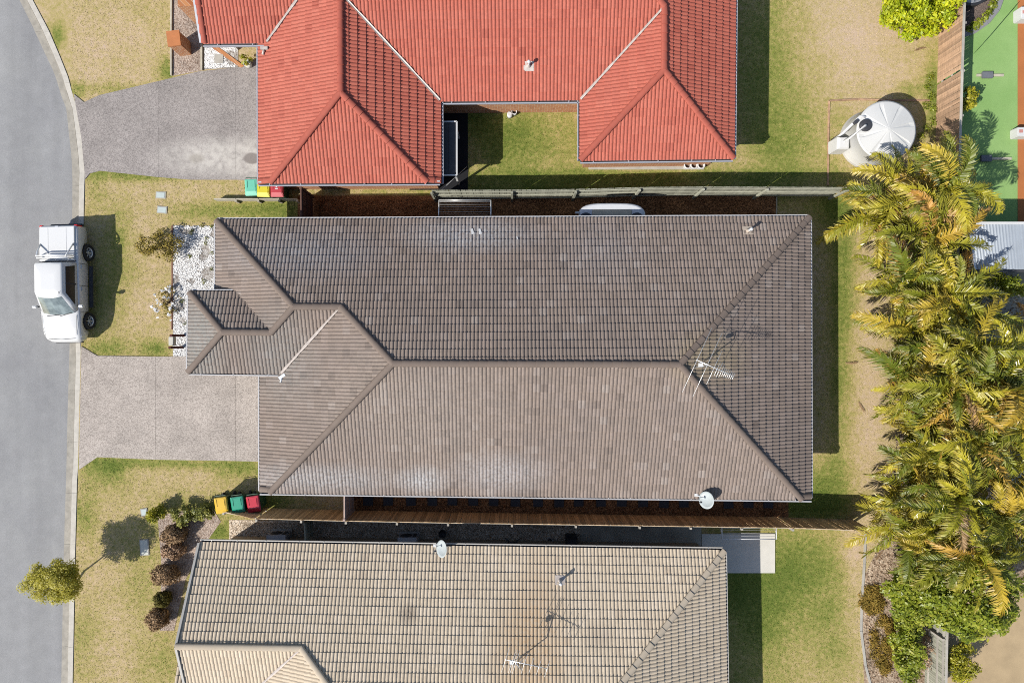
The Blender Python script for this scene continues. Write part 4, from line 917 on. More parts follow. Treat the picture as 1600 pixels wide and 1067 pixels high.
def dish(label, px, py, z, pl, base):
    c = W(px, py, z); t = thing('satellite_dish', c, label, 'satellite dish'); d = Vector((-.74, .12, .66)).normalized(); q = d.to_track_quat('Z', 'Y').to_matrix().to_4x4()
    MB().lathe([(.0, -.02), (.15, -.01), (.26, .03), (.35, .075), (.355, .065), (.26, .015), (.15, -.025), (.0, -.035)], c, 36, q).build('reflector', mottled('dish_grey', A(196, 204, 204), .06, 5, .4), t)
    f = c + d * .42 + Vector((0, -.1, -.12)); MB().tube([c + q @ Vector((0, -.37, .06)), f], .012, 6).build('feed_arm', M_steel, t); MB().lathe([(.0, -.05), (.04, -.05), (.035, .05), (0, .05)], f, 12, q).build('feed_horn', M_dark, t)
    b = W(*base, pl.z + .1); MB().tube([c - d * .04, c - d * .14 + Vector((0, 0, -.1)), b], .022, 8).build('mast', M_steel, t); MB().box(b, (.16, .12, .03)).build('foot', M_white, t)
dish('large satellite dish over the brown house gutter', 1105, 781, 3.05, bS, (1088, 773)); dish('satellite dish on the beige house gutter', 692, 857, 3.0, gN, (680, 852))
def antenna(label, boom, z, els, base, zb, box=True):
    a, b = W(*boom[0], z), W(*boom[1], z - .1); t = thing('tv_antenna', (W(*base, zb).x, W(*base, zb).y, zb), label, 'antenna'); d = (b - a).normalized()
    MB().tube([a, b], .014, 6).build('boom', M_alu, t)
    for f, l, ang in els:
        c = a + (b - a) * f; e = Vector((math.cos(ang), math.sin(ang), 0)) * l / 2; MB().tube([c - e, c + e], .008, 5).build('element', M_alu, t)
    m = a + (b - a) * .22; f = W(*base, zb); MB().tube([f, (f.x + .02, f.y, z - .3), m + Vector((0, 0, -.02))], .02, 8).build('mast', M_steel, t)
    MB().box(m + Vector((-.12, -.06, -.08)), (.16, .14, .08)).build('junction_box', M_white, t)
    for k in (-.5, .5): MB().tube([f + Vector((k * .6, k * .2, -.05 - abs(k) * .05)), f + Vector((0, 0, .5))], .01, 5).build('stay', M_steel, t)
e1 = [(.02, 2.6, 1.14), (.3, 2.6, 1.14), (.48, 1.35, 1.14), (.56, .55, 1.14), (.62, .6, 1.14), (.68, .5, 1.14)] + [(.73 + .045 * i, .36 - .015 * i, 1.14) for i in range(7)]
antenna('tall television antenna on the hip of the brown roof', ((1088, 562), (1146, 588)), 5.9, e1, (1094, 571), v3(A1, bN).z - .1)
e2 = [(.0, 1.0, 1.25), (.16, .95, 1.25), (.2, .9, 1.25), (.25, .95, 1.25), (.45, .8, 1.25), (.62, .6, 1.25), (.8, .6, 1.25), (1.0, .65, 1.25)]
antenna('small television antenna on the lower beige roof', ((790, 1030), (855, 1044)), 5.2, e2, (812, 1026), gN.h(W(812, 1026, 4.1)) - .02)
# clear skylight tiles on the brown roof
for lab, px, py in (('thin white scrap lying high on the brown roof', 738, 363), ('white scrap of tape beside the other on the brown roof', 750, 363), ('tiny white flake on the upper brown roof', 808, 373)):
    z = 3.0
    for _ in range(4): p = W(px, py, z); z = bN.h(p)
    u, v, w = bN.frame(); M = Matrix(((u.x, v.x, w.x), (u.y, v.y, w.y), (u.z, v.z, w.z))).to_4x4(); k = .5 if py > 370 else 1
    o = MB().loft([[(-.06 * k, -.13 * k, 0), (.03 * k, -.13 * k, 0), (.07 * k, .13 * k, 0), (-.05 * k, .13 * k, 0)], [(-.06 * k, -.13 * k, .008), (.03 * k, -.13 * k, .008), (.07 * k, .13 * k, .008), (-.05 * k, .13 * k, .008)]], True, True, False).build('roof_scrap', M_white)
    o.matrix_world = Matrix.Translation(p + Vector((0, 0, z - p.z)) + w * .062) @ M @ Matrix.Rotation(.3, 4, 'Z'); tag(o, lab, 'scrap')
# gutter rain spreaders
for lab, px, py, z in (('rain spreader at the valley end on the brown roof', 441, 588, 2.95), ('pale rain spreader on the red garage roof', 413, 76, 2.72)):
    p = W(px, py, z); t = thing('rain_spreader', p, lab, 'downpipe'); MB().box(p, (.3, .12, .1), .6 if px > 420 else 0).build('outlet', M_steel if px > 420 else M_flash, t); MB().tube([p, p + Vector((-.08, -.25, -.02))], .045, 8).build('pipe', M_steel if px > 420 else M_flash, t)

# ------------------------------------------------------------------ plants
def leaf_cloud(centers, crad, n, size, seed, squash=.8, aspect=1.9, up=.5):
    """n leaf quads spread round clump centres; returns verts, faces, tone"""
    g = np.random.default_rng(seed); C_ = np.asarray(centers, float); k = g.integers(0, len(C_), n)
    d = g.normal(size=(n, 3)); d /= np.linalg.norm(d, axis=1)[:, None] + 1e-9
    r = crad * g.random(n) ** .45; P = C_[k] + d * r[:, None] * np.array([1, 1, squash])
    nr = d * .6 + g.normal(size=(n, 3)) * .55 + np.array([0, 0, up]); nr /= np.linalg.norm(nr, axis=1)[:, None]
    a = np.cross(nr, g.normal(size=(n, 3))); a /= np.linalg.norm(a, axis=1)[:, None] + 1e-9; b = np.cross(nr, a)
    s = size * (.6 + .8 * g.random(n))[:, None]; w = s / aspect
    V_ = np.stack([P - a * s * .5, P + b * w * .5, P + a * s * .5, P - b * w * .5], 1).reshape(-1, 3); V_[:, 2] = np.maximum(V_[:, 2], .015)
    F_ = np.arange(4 * n).reshape(n, 4); ct = g.random(len(C_)) * .45; tone = np.clip(ct[k] + g.random(n) * .55, 0, 1)
    return V_, F_, tone
def clumps(c, rad, n, seed, low=.0):
    g = np.random.default_rng(seed); out = []
    while len(out) < n:
        p = g.uniform(-1, 1, 3); q = np.linalg.norm(p)
        if .35 < q < 1 and p[2] > low: out.append((c[0] + p[0] * rad[0], c[1] + p[1] * rad[1], c[2] + p[2] * rad[2]))
    return out
def shrub(name, label, cat, px, py, zc, rad, n, size, mat, seed, ncl=26, crad=.22, group=None, low=-.6, stems=4, trunk=None, squash=.8, up=.5):
    """px, py: where the middle of the foliage (at height zc) appears"""
    c = W(px, py, zc); base = trunk or (c.x, c.y); t = thing(name, (base[0], base[1], 0), label, cat, group); g = random.Random(seed)
    cl = clumps(c, rad, ncl, seed, low); v, f, tn = leaf_cloud(cl, crad, n, size, seed, squash, up=up)
    link('foliage', raw_mesh('foliage', v, f, mat, [('tone', 'FACE', tn)]), t)
    st = MB()
    for i in range(stems):
        e = Vector(cl[i % len(cl)]); b0 = Vector((base[0] + g.uniform(-.05, .05), base[1] + g.uniform(-.05, .05), 0)); m = b0.lerp(e, .5) + Vector((g.uniform(-.1, .1), g.uniform(-.1, .1), .1))
        st.tube([b0, m, e], [.03, .022, .008], 6)
    st.build('stem', M_bark, t); return t
shrub('bush', 'large bright lime bush overhanging the top fence', 'bush', 1442, 12, 1.1, (1.75, 1.35, .9), 9000, .15, G_lime, 11, 60, .36)
shrub('bush', 'small yellow green bush against the fence on artificial turf', 'bush', 1509, 158, .8, (.38, .62, .5), 1500, .11, G_yellow, 12, 16, .2)
shrub('bush', 'rounded golden green shrub beside the small pit lid', 'bush', 243, 802, .5, (.33, .38, .4), 1900, .09, G_yellow, 13, 22, .17, 'front shrubs of the beige house')
shrub('bush', 'spreading olive shrub between golden shrub and bins', 'bush', 284, 806, .5, (.5, .4, .38), 1800, .10, G_olive, 14, 22, .18, 'front shrubs of the beige house')
shrub('bush', 'olive shrub touching the end of the tan fence', 'bush', 316, 801, .5, (.48, .34, .36), 1500, .10, G_olive, 15, 20, .18, 'front shrubs of the beige house')
def ball(name, label, px, py, zc, r, mat, seed, size=.05, n=3800):
    c = W(px, py, zc); t = thing(name, (c.x, c.y, 0), label, 'bush', 'clipped ball shrubs'); g = np.random.default_rng(seed)
    d = g.normal(size=(n, 3)); d /= np.linalg.norm(d, axis=1)[:, None]; rr = g.uniform(.66, 1.12, n) * (1 + .16 * np.sin(d[:, 0] * 5 + seed) * np.cos(d[:, 1] * 4 + seed * 2))
    P = np.array([c.x, c.y, zc]) + d * rr[:, None] * np.array(r); P[:, 2] = np.maximum(P[:, 2], .03); nr = d + g.normal(size=(n, 3)) * .5; nr /= np.linalg.norm(nr, axis=1)[:, None]
    a = np.cross(nr, g.normal(size=(n, 3))); a /= np.linalg.norm(a, axis=1)[:, None]; b = np.cross(nr, a); s = size * (.6 + .8 * g.random(n))[:, None]
    V_ = np.stack([P - a * s, P + b * s * .5, P + a * s, P - b * s * .5], 1).reshape(-1, 3)
    link('foliage', raw_mesh('foliage', V_, np.arange(4 * n).reshape(n, 4), mat, [('tone', 'FACE', np.clip(g.random(n) * .7 + .3 * (g.random(n) > .8), 0, 1))]), t)
    MB().tube([(c.x, c.y, 0), (c.x + .02, c.y, zc)], [.04, .02], 6).build('stem', M_bark, t)
G_ballgreen = leaf_mat('clipped_green', [(0, A(82, 77, 42)), (.5, A(124, 117, 58)), (1, A(171, 159, 82))], .7, .1, .15)
ball('clipped_bush', 'brown clipped ball bush below the spreading olive shrub', 272, 834, .45, (.52, .42, .45), G_brown, 21)
ball('clipped_bush', 'sparse pinkish dry ball bush second in the bed', 270, 860, .38, (.5, .36, .36), G_pinkbrown, 22, n=2600)
ball('clipped_bush', 'widest brown clipped ball bush in the middle of the bed', 259, 897, .45, (.58, .44, .45), G_brown, 23)
ball('clipped_bush', 'small greenish clipped ball bush', 254, 936, .42, (.33, .32, .4), G_ballgreen, 24, n=2400)
ball('clipped_bush', 'brown clipped ball bush closest to the beige roof corner', 247, 966, .45, (.44, .46, .45), G_brown, 25)
shrub('sparse_shrub', 'sparse twiggy shrub at the top of the white pebbles', 'bush', 252, 383, .55, (1.1, .72, .4), 2400, .08, G_sparse, 31, 80, .17, stems=14)
shrub('flowering_shrub', 'low plant with small white flowers beside the pebbles', 'plant', 262, 472, .2, (.55, .75, .2), 260, .09, G_sparse, 32, 30, .14, stems=5)
v, f, tn = leaf_cloud(clumps(W(257, 478, .35), (.6, 1.0, .1), 22, 33, -1), .1, 75, .13, 33, .3, 1.3, 2)
fl_ = link('blossoms', raw_mesh('blossoms', v, f, G_flower, [('tone', 'FACE', tn)]), [o for o in COL.objects if o.get('label') == 'low plant with small white flowers beside the pebbles'][0]); fl_['kind'] = 'stuff'
# street tree leaning over the road
stb = W(121, 907); tr = thing('street_tree', stb, 'small golden green street tree leaning over the kerb', 'tree')
cc0 = W(83, 911, 2.05); cl = clumps(cc0, (1.22, .86, .6), 70, 41, -.9) + clumps(W(108, 892, 1.7), (.35, .4, .3), 9, 42, -.9)
v, f, tn = leaf_cloud(cl, .29, 15000, .085, 41, .8, 2.4, 1.3); link('crown', raw_mesh('crown', v, f, G_gold, [('tone', 'FACE', tn)]), tr)
tm = MB(); mid = Vector((stb.x - .05, stb.y + .25, .85)); tm.tube([stb, Vector((stb.x - .1, stb.y + .18, .45)), mid, Vector(cc0) * .7 + mid * .3], [.05, .045, .035, .02], 7)
for q in range(7): tm.tube([mid.lerp(Vector(cc0), .3 + .08 * q), Vector(cl[q * 5])], [.018, .006], 5)
tm.build('trunk', M_bark, tr)
# garden at the lower right
shrub('tree', 'broad glossy green tree below the palms', 'tree', 1528, 936, 2.4, (1.75, 1.5, .9), 14000, .16, G_mid, 51, 70, .45, stems=6, up=1.2)
shrub('tree', 'dense green tree left of the broad one under the palm fronds', 'tree', 1442, 922, 2.0, (1.5, 1.2, .8), 11000, .15, G_mid, 52, 65, .42, stems=6, up=1.2)
shrub('bush', 'narrow green hedge plant beside the bronze ground cover', 'bush', 1416, 1012, .9, (.55, 1.7, .6), 6500, .12, G_mid, 53, 50, .3, up=1.2)
shrub('bush', 'small yellow green bush on the bare neighbour yard', 'bush', 1501, 1036, .8, (.6, .85, .6), 4200, .10, G_yellow, 54, 34, .26)
shrub('dry_shrub', 'thin dry twiggy shrub in front of the grey fence', 'bush', 1445, 1020, .5, (.4, 1.0, .35), 700, .08, G_pinkbrown, 55, 30, .16, stems=12)
shrub('bush', 'dark green shrub at the corner below the corrugated shed', 'bush', 1560, 450, 1.0, (1.4, .6, .6), 2400, .13, G_mid, 56, 26, .3)
for lab, px, py, rx, ry, sd in (('upper patch of bronze ground cover', 1364, 938, .5, .6, 61), ('long lower patch of bronze ground cover', 1384, 1008, .62, 1.5, 62)):
    c = W(px, py, .1); v, f, tn = leaf_cloud(clumps((c.x, c.y, .06), (rx, ry, .1), 60, sd, -.5), .24, 6500, .09, sd, .35, 2.5, .8)
    tag(link('ground_cover', raw_mesh('ground_cover', v, f, G_bronze, [('tone', 'FACE', tn)])), lab + ' beside the curved edging', 'ground cover', kind='stuff')
v, f, tn = leaf_cloud([tuple(W(x, y, .12)) for x, y in ((1523, 40), (1532, 34), (1540, 27), (1547, 19), (1552, 8), (1555, -2), (1516, 46), (1527, 41))], .2, 700, .11, 63, .6)
tag(link('ground_cover', raw_mesh('ground_cover', v, f, G_mid, [('tone', 'FACE', tn)])), 'grassy plants along the curved grey edging', 'ground cover', kind='stuff')
v, f, tn = leaf_cloud([tuple(W(x, y, .08)) for x, y in ((1456, 150), (1450, 135), (1460, 170), (1455, 120), (1448, 165), (1440, 212), (1432, 232), (1450, 200), (1458, 190))], .22, 900, .07, 64, .4)
tag(link('weeds', raw_mesh('weeds', v, f, G_mid, [('tone', 'FACE', tn)])), 'green weeds along the foot of the brown fence', 'weeds', kind='stuff')
v, f, tn = leaf_cloud([tuple(W(x, y, .06)) for x, y in ((300, 360), (322, 372), (330, 395), (296, 400), (330, 420), (318, 440), (290, 505), (284, 470), (322, 380), (298, 364), (315, 352), (330, 354))], .12, 420, .06, 65, .4)
tag(link('weeds', raw_mesh('weeds', v, f, G_olive, [('tone', 'FACE', tn)])), 'small weeds growing through the white pebbles', 'weeds', kind='stuff')

# ------------------------------------------------------------------ palms
def frond_mesh(i, Lf, th0, curl, side, roll, vfold):
    g = random.Random(100 + i); N = 58; pts = []; p = Vector((0, 0, 0)); az = 0.0
    for s in range(N + 1):
        f = s / N; th = th0 - curl * f ** 1.3; az = side * f ** 1.5; d = Vector((math.cos(th) * math.cos(az), math.cos(th) * math.sin(az), math.sin(th))); pts.append((p.copy(), d, f)); p = p + d * (Lf / N)
    V_, F_, T_ = [], [], []
    def face(vs, tone): F_.append(tuple(range(len(V_), len(V_) + len(vs)))); V_.extend([tuple(q) for q in vs]); T_.append(tone)
    for s in range(0, N, 2):      # midrib
        a, d, f = pts[s]; b = pts[s + 2][0]; sd = d.cross(Vector((0, 0, 1))).normalized(); w0, w1 = .026 * (1 - f) + .004, .026 * (1 - f - 2 / N) + .004
        face([a - sd * w0, b - sd * w1, b + sd * w1, a + sd * w0], .15)
    for s in range(6, N + 1):
        a, d, f = pts[s]; sd = d.cross(Vector((0, 0, 1))).normalized(); up = sd.cross(d); rl = roll * f
        sd2 = sd * math.cos(rl) + up * math.sin(rl); up2 = up * math.cos(rl) - sd * math.sin(rl)
        ll = Lf * .25 * (math.sin(math.pi * min(1, f * .78 + .17))) ** .7
        for k in (-1, 1):
            if g.random() < .07: continue
            l2 = ll * g.uniform(.7, 1.12); vf = vfold + g.uniform(-.25, .25)
            o = (sd2 * k * math.cos(vf) + up2 * math.sin(vf)).normalized(); lean = .4 + .8 * f + g.uniform(-.22, .22); e = (o + d * lean).normalized()
            m = a + e * l2 * .5; t_ = a + e * l2 * .9 + Vector((g.uniform(-.04, .04), g.uniform(-.04, .04), -l2 * g.uniform(.2, .6))); wd = (d - e * d.dot(e)).normalized(); wd = (wd * math.cos(.5 * k) + up2 * math.sin(g.uniform(-.6, .6))).normalized() * (.0155 + .008 * g.random()) * (Lf / 2.2)
            dr = f * .45 + g.uniform(0, .25)
            face([a - wd * .6, a + wd * .6, m + wd, m - wd], dr); face([m - wd, m + wd, t_ + wd * .12, t_ - wd * .12], dr + .3)
    m = bpy.data.meshes.new('frond'); m.from_pydata(V_, [], F_); at_ = m.attributes.new('tone', 'FLOAT', 'FACE'); at_.data.foreach_set('value', T_); m.materials.append(M_frond); return m
FR = [frond_mesh(0, 2.5, R(55), R(85), .35, .5, .45), frond_mesh(1, 2.3, R(40), R(80), -.45, -.7, .35), frond_mesh(2, 2.7, R(62), R(105), .2, 1.0, .5), frond_mesh(3, 2.2, R(25), R(60), .6, .3, .25), frond_mesh(4, 2.5, R(72), R(110), -.3, -1.1, .55), frond_mesh(5, 2.0, R(10), R(55), -.5, .6, .2), frond_mesh(6, 2.6, R(48), R(70), .7, .9, .4)]
PALMS = [ # px, py of the crown's heart, height, fronds
    (1416, 298, 4.6, 12), (1478, 292, 4.2, 11), (1384, 334, 3.6, 11), (1448, 376, 4.8, 12), (1420, 440, 4.2, 11), (1468, 458, 4.6, 12), (1432, 520, 4.6, 12), (1512, 545, 4.4, 12), (1592, 548, 4.4, 11),
    (1420, 600, 4.2, 11), (1486, 610, 5.0, 12), (1556, 596, 5.2, 12), (1448, 690, 4.6, 12), (1522, 682, 5.0, 12), (1596, 668, 4.8, 10), (1420, 752, 4.0, 10), (1494, 772, 5.0, 13), (1412, 820, 3.8, 11), (1462, 842, 4.6, 12), (1556, 806, 4.8, 11), (1520, 866, 5.0, 11), (1612, 770, 4.6, 9)]
PL_LAB = ['palm nearest the water tank', 'palm beside the top of the brown fence', 'low palm at the end of the grey fence', 'palm with long pale fronds beside the shed roof', 'palm leaning over the back lawn opposite the shed', 'palm hiding the shed corner', 'palm below the shed beside dry lawn', 'palm between shed and neighbour trees', 'palm at the picture edge below the shed',
    'low palm over the dry lawn in the middle of the row', 'tall palm in the middle of the row', 'tall yellowing palm near the middle picture edge', 'palm overhanging the sandy lawn edge', 'palm in the dense lower middle of the row', 'palm at the edge above the bright paving', 'low palm above the end of the tan fence', 'tall spreading palm beside the bright paving', 'low orange tipped palm over the tan fence end', 'palm overhanging the beige house garden bed', 'palm shading the bright paving', 'lowest palm over the broad green tree', 'palm beyond the bright paving']
PALMS = [((x - 8 if x < 1450 else x), y, (1.7 + (z - 3.6) * .7 if x < 1470 else 2.5 + (z - 3.6) * .7), int(n * 1.7)) for x, y, z, n in PALMS]
EXTRA = [(1440, 330, 2.2, 16, 'short palm between the tank palm and the shed'), (1500, 505, 2.2, 16, 'short palm right below the shed roof corner'), (1452, 480, 2.0, 16, 'short palm with drooping fronds level with the shed'), (1460, 565, 2.2, 16, 'short palm hidden among the tall middle palms'), (1590, 610, 2.8, 14, 'short palm at the picture edge beside the tall yellowing palm'), (1452, 650, 2.0, 17, 'short palm over the leaf litter in the middle'), (1560, 660, 2.6, 16, 'short palm above the bright paving'), (1470, 735, 2.2, 17, 'short palm in the lower part of the row'), (1540, 740, 2.6, 16, 'short palm left of the bright paving'), (1440, 790, 1.9, 15, 'short palm behind the end of the tan fence'), (1590, 830, 2.4, 13, 'short palm over the lower bright paving'), (1490, 830, 2.3, 15, 'short palm above the two green trees')]
PALMS += [e[:4] for e in EXTRA]; PL_LAB += [e[4] for e in EXTRA]
for i, (px, py, z, nf) in enumerate(PALMS):
    c = W(px, py, z); lab = PL_LAB[i]; t = thing('palm_tree', (c.x + (.95 if px < 1450 else .2), c.y, 0), lab, 'palm', 'palms along the back boundary'); g = random.Random(500 + i)
    tk_ = MB(); bx_ = .95 if px < 1450 else 0.2
    tk_.tube([(c.x + bx_ + g.uniform(-.15, .15), c.y + g.uniform(-.15, .15), 0), (c.x + bx_ * .75, c.y, z * .45), (c.x + bx_ * .2, c.y, z - .3), (c.x, c.y, z + .1)], [.12, .09, .085, .06], 9); tk_.build('trunk', M_palmtrunk, t)
    a0 = g.uniform(0, 6.28)
    for k in range(nf):
        o = link('frond', FR[(k * 3 + i + g.randint(0, 2)) % len(FR)], t); s = g.uniform(.7, 1.18); tilt = g.uniform(-.4, .55)
        o.matrix_basis = Matrix.Translation((c.x, c.y, z + g.uniform(-.25, .1))) @ Matrix.Rotation(a0 + k * 2.399 + g.uniform(-.25, .25), 4, 'Z') @ Matrix.Rotation(tilt, 4, 'Y') @ Matrix.Rotation(g.uniform(-.4, .4), 4, 'X') @ Matrix.Scale(s, 4)
# fallen fronds on the dry lawn edge
for lab, px, py, rz in (('dead brown frond fallen on the lawn beside the palms', 1352, 645, 2.2), ('small dead frond on the lawn edge above the other', 1342, 566, 3.3), ('dead frond on the bed beside the beige house lawn', 1368, 876, 1.0), ('curled dead frond on the lawn beside the lime bush', 1428, 80, .4)):
    o = link('fallen_frond', FR[5].copy()); o.data.materials[0] = G_brown; p = W(px, py, .06); o.matrix_basis = Matrix.Translation(p) @ Matrix.Rotation(rz, 4, 'Z') @ Matrix.Diagonal((.32, .2, .06, 1)); tag(o, lab, 'frond')

# ------------------------------------------------------------------ small things in the yards
def pit(label, px, py, w, h, mat, rz=0.0):
    p = W(px, py, .03); t = thing('pit_cover', (p.x, p.y, 0), label, 'pit cover'); MB().box((p.x, p.y, .005), (w + .08, h + .08, .05), rz).build('frame', M_conc, t); MB().box((p.x, p.y, .036), (w, h, .012), rz).build('lid', mat, t, bevel=.004)
M_pit = mottled('pit_lid', A(206, 218, 214), .05, 4)
pit('pale blue pit cover nearest the red house driveway', 251, 305, .38, .24, M_pit, -.04); pit('pale blue pit cover beside the parked ute lawn', 253, 328, .38, .25, M_pit, -.1)
pit('small pale pit cover beside the golden shrub', 225, 800, .24, .27, M_pit, .15); pit('large white pit cover near the tree shadow', 225.5, 855, .34, .66, mottled('pit_lid_white', A(226, 228, 216), .04, 4), .06)
# brick letterbox
p = W(272, 61, 1.0); t = thing('letterbox', (p.x, p.y, 0), 'orange brick letterbox pillar on the lawn edging', 'letterbox')
MB().box((p.x, p.y, .5), (.52, .62, 1.0), .12).build('pillar', M_brick, t); MB().box((p.x, p.y, 1.03), (.58, .68, .06), .12).build('cap', mottled('terracotta_cap', A(206, 132, 82), .08, 5), t); MB().box((p.x - .27, p.y - .02, .75), (.02, .3, .05), .12).build('slot', M_dark, t)
# post letterbox by the porch
t = thing('letterbox', W(272, 532), 'white letterbox between two dark posts beside the pebbles', 'letterbox'); M_post = wood_mat('dark_red_post', A(104, 62, 58), .15, .1)
for py in (524, 543): a = W(267 if py < 530 else 265, py, 1.15); MB().box((a.x, a.y, .58), (.1, .1, 1.16)).build('post', M_post, t)
a = W(268, 533, .95); MB().box((a.x, a.y, .88), (.22, .4, .26)).build('box', mottled('letterbox_white', A(216, 212, 200), .05), t, bevel=.02); MB().box((a.x - .112, a.y, .9), (.006, .26, .04)).build('slot', M_dark, t)
# stepping pavers below the brown house eave
pm = MB().box((0, 0, .02), (.44, .44, .05)).mesh('paver', M_slate)
xs = list(range(575, 1225, 33))
ordn = ['first', 'second', 'third', 'fourth', 'fifth', 'sixth', 'seventh', 'eighth', 'ninth', 'tenth', 'eleventh', 'twelfth', 'thirteenth', 'fourteenth', 'fifteenth', 'sixteenth', 'seventeenth', 'eighteenth', 'nineteenth', 'twentieth']
for i, x in enumerate(xs):
    o = link('stepping_stone', pm); q = W(x + random.uniform(-2, 2), 781 + (x - 575) * .008 + random.uniform(-1, 1), .03); o.location = q; o.rotation_euler = (0, 0, random.uniform(-.06, .06))
    tag(o, ordn[i] + ' dark square stepping stone in the mulch from the pale side gate', 'stepping stone', 'stepping stones in the mulch')
# air conditioners on the gravel
def aircon(label, px, py):
    p = W(px, py, .8); t = thing('air_conditioner', (p.x, p.y, 0), label, 'air conditioner'); MB().box((p.x, p.y, .44), (.86, .34, .72)).build('casing', mottled('aircon_grey', A(206, 204, 206), .05), t, bevel=.02)
    MB().lathe([(.0, .01), (.26, .01), (.27, 0)], (p.x - .1, p.y + .172, .45), 24, Matrix.Rotation(-math.pi / 2, 4, 'X')).build('fan_grille', M_dark, t); MB().box((p.x + .3, p.y + .172, .45), (.16, .012, .5)).build('louvre', M_dark, t)
    MB().box((p.x, p.y, .04), (.95, .5, .08)).build('plinth', M_conc, t)
aircon('grey air conditioner unit nearest the small slatted gate', 431, 842); aircon('grey air conditioner unit left of the beige house dish', 636, 846)
# fold-down clotheslines
def clothesline(label, x0, x1, y0, y1, z, n, mat, legs=False):
    a, b, c, d = W(x0, y0, z), W(x1, y0, z), W(x1, y1, z - .05), W(x0, y1, z - .05); t = thing('clothesline', (a.x, a.y, 0), label, 'clothesline')
    for p, q in ((a, d), (b, c)): MB().tube([p, q], .024, 6).build('arm', mat, t)
    for p, q in ((d, c), (a, b)): MB().tube([p, q], .022, 6).build('bar', mat, t)
    for i in range(n): f = (i + .7) / (n + .6); MB().tube([a.lerp(d, f), b.lerp(c, f)], .006, 4).build('line', M_white, t)
    for p, q in ((a, d), (b, c)): MB().tube([p.lerp(q, .45), (p.x, p.y, p.z - .5)], .012, 5).build('brace', mat, t)
clothesline('folding clothesline on the grey fence behind the red garage', 685.5, 767, 313, 350, 1.5, 9, M_alu); clothesline('white folding clothesline on the tan fence above the pale patio', 1128, 1213, 824, 842, 1.5, 3, M_white)
# dark odds and ends beside the beige house
p = W(692, 831); t = thing('plant_pot', p, 'black pot on the gravel above the beige house dish', 'pot'); MB().lathe([(.0, .01), (.12, .01), (.17, .28), (.18, .3), (.16, .3), (.14, .2), (.0, .2)], p, 16).build('pot', M_black, t)
p = W(859, 844); t = thing('drain_grate', p, 'round drain in a concrete surround on the gravel', 'drain'); MB().lathe([(.0, .03), (.1, .03), (.105, .04), (.17, .04), (.18, .0)], p, 20).build('surround', M_conc, t); MB().lathe([(0, .045), (.095, .045), (.1, .02)], p, 18).build('grate', M_black, t)
p = W(893, 846, .5); t = thing('barbecue', (p.x, p.y, 0), 'small black covered barbecue against the beige house', 'barbecue'); MB().box((p.x, p.y, .3), (.5, .5, .6)).build('cabinet', M_dark, t, bevel=.03); MB().loft([[(p.x - .25, p.y - .25, .6), (p.x + .25, p.y - .25, .6), (p.x + .25, p.y + .25, .6), (p.x - .25, p.y + .25, .6)], [(p.x - .2, p.y - .18, .78), (p.x + .2, p.y - .18, .78), (p.x + .2, p.y + .18, .78), (p.x - .2, p.y + .18, .78)]], True, True, False).build('hood', M_black, t); MB().tube([(p.x - .25, p.y + .3, .62), (p.x - .05, p.y + .32, .62)], .03, 6).build('handle', M_black, t)
p = W(801, 846, .5); t = thing('bicycle_rack', (p.x, p.y, 0), 'dark curved metal stand against the beige house wall', 'stand')
MB().tube([(p.x - .34, p.y + .16, .5), (p.x - .2, p.y + .05, .5), (p.x - .18, p.y - .2, .35), (p.x - .18, p.y - .25, 0)], .03, 7).build('leg', M_dark, t); MB().tube([(p.x + .34, p.y + .13, .5), (p.x + .2, p.y + .04, .5), (p.x + .18, p.y - .2, .35), (p.x + .18, p.y - .25, 0)], .03, 7).build('leg', M_dark, t); MB().tube([(p.x - .18, p.y - .02, .45), (p.x + .18, p.y - .02, .45)], .025, 7).build('crossbar', M_dark, t)
# courtyard of the red house
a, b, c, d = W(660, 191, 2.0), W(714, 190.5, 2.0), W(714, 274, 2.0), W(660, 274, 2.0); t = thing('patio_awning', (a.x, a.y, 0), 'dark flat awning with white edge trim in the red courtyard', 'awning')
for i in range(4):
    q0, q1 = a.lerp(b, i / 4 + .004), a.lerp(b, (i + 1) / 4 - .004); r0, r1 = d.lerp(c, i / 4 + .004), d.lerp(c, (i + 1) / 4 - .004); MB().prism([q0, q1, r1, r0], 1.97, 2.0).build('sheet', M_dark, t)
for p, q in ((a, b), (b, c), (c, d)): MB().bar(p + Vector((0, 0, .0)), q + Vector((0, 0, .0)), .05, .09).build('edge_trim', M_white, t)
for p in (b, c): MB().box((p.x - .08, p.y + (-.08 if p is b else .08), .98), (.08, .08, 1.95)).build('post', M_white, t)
MB().tube([W(690, 297, 1.2), W(729, 261, .1)], .014, 5).build('stay_pole', M_white, t)
for lab, px, py, lid in (('white lidded pot on the red courtyard lawn', 796.5, 178.5, True), ('white open pipe pot beside the lidded pot', 803.5, 174.5, False)):
    p = W(px, py, .3); t = thing('pot', (p.x, p.y, 0), lab, 'pot'); MB().lathe([(.0, .0), (.12, .0), (.125, .3), (.1, .3), (.095, .1), (0, .1)] if not lid else [(.0, 0), (.12, 0), (.125, .3), (.0, .32)], (p.x, p.y, 0), 18).build('body', M_white, t)
    MB().lathe([(0, .02), (.09, .02)], (p.x, p.y, .1 if not lid else .31), 14).build('soil' if not lid else 'lid', M_dark if not lid else M_white, t)
for lab, px in (('white ring planter nearest the apron stain', 1075), ('middle white ring planter of the three', 1085), ('white ring planter nearest the red house corner', 1096)):
    p = W(px, 258, .35); t = thing('planter', (p.x, p.y, 0), lab, 'planter', 'planters under the red eave'); MB().lathe([(.13, .0), (.17, .3), (.18, .36), (.14, .37), (.12, .34), (.11, .2), (0, .2)], (p.x, p.y, 0), 20).build('pot', M_white, t); MB().lathe([(0, .23), (.112, .23)], (p.x, p.y, 0), 14).build('soil', M_soil_dark, t)
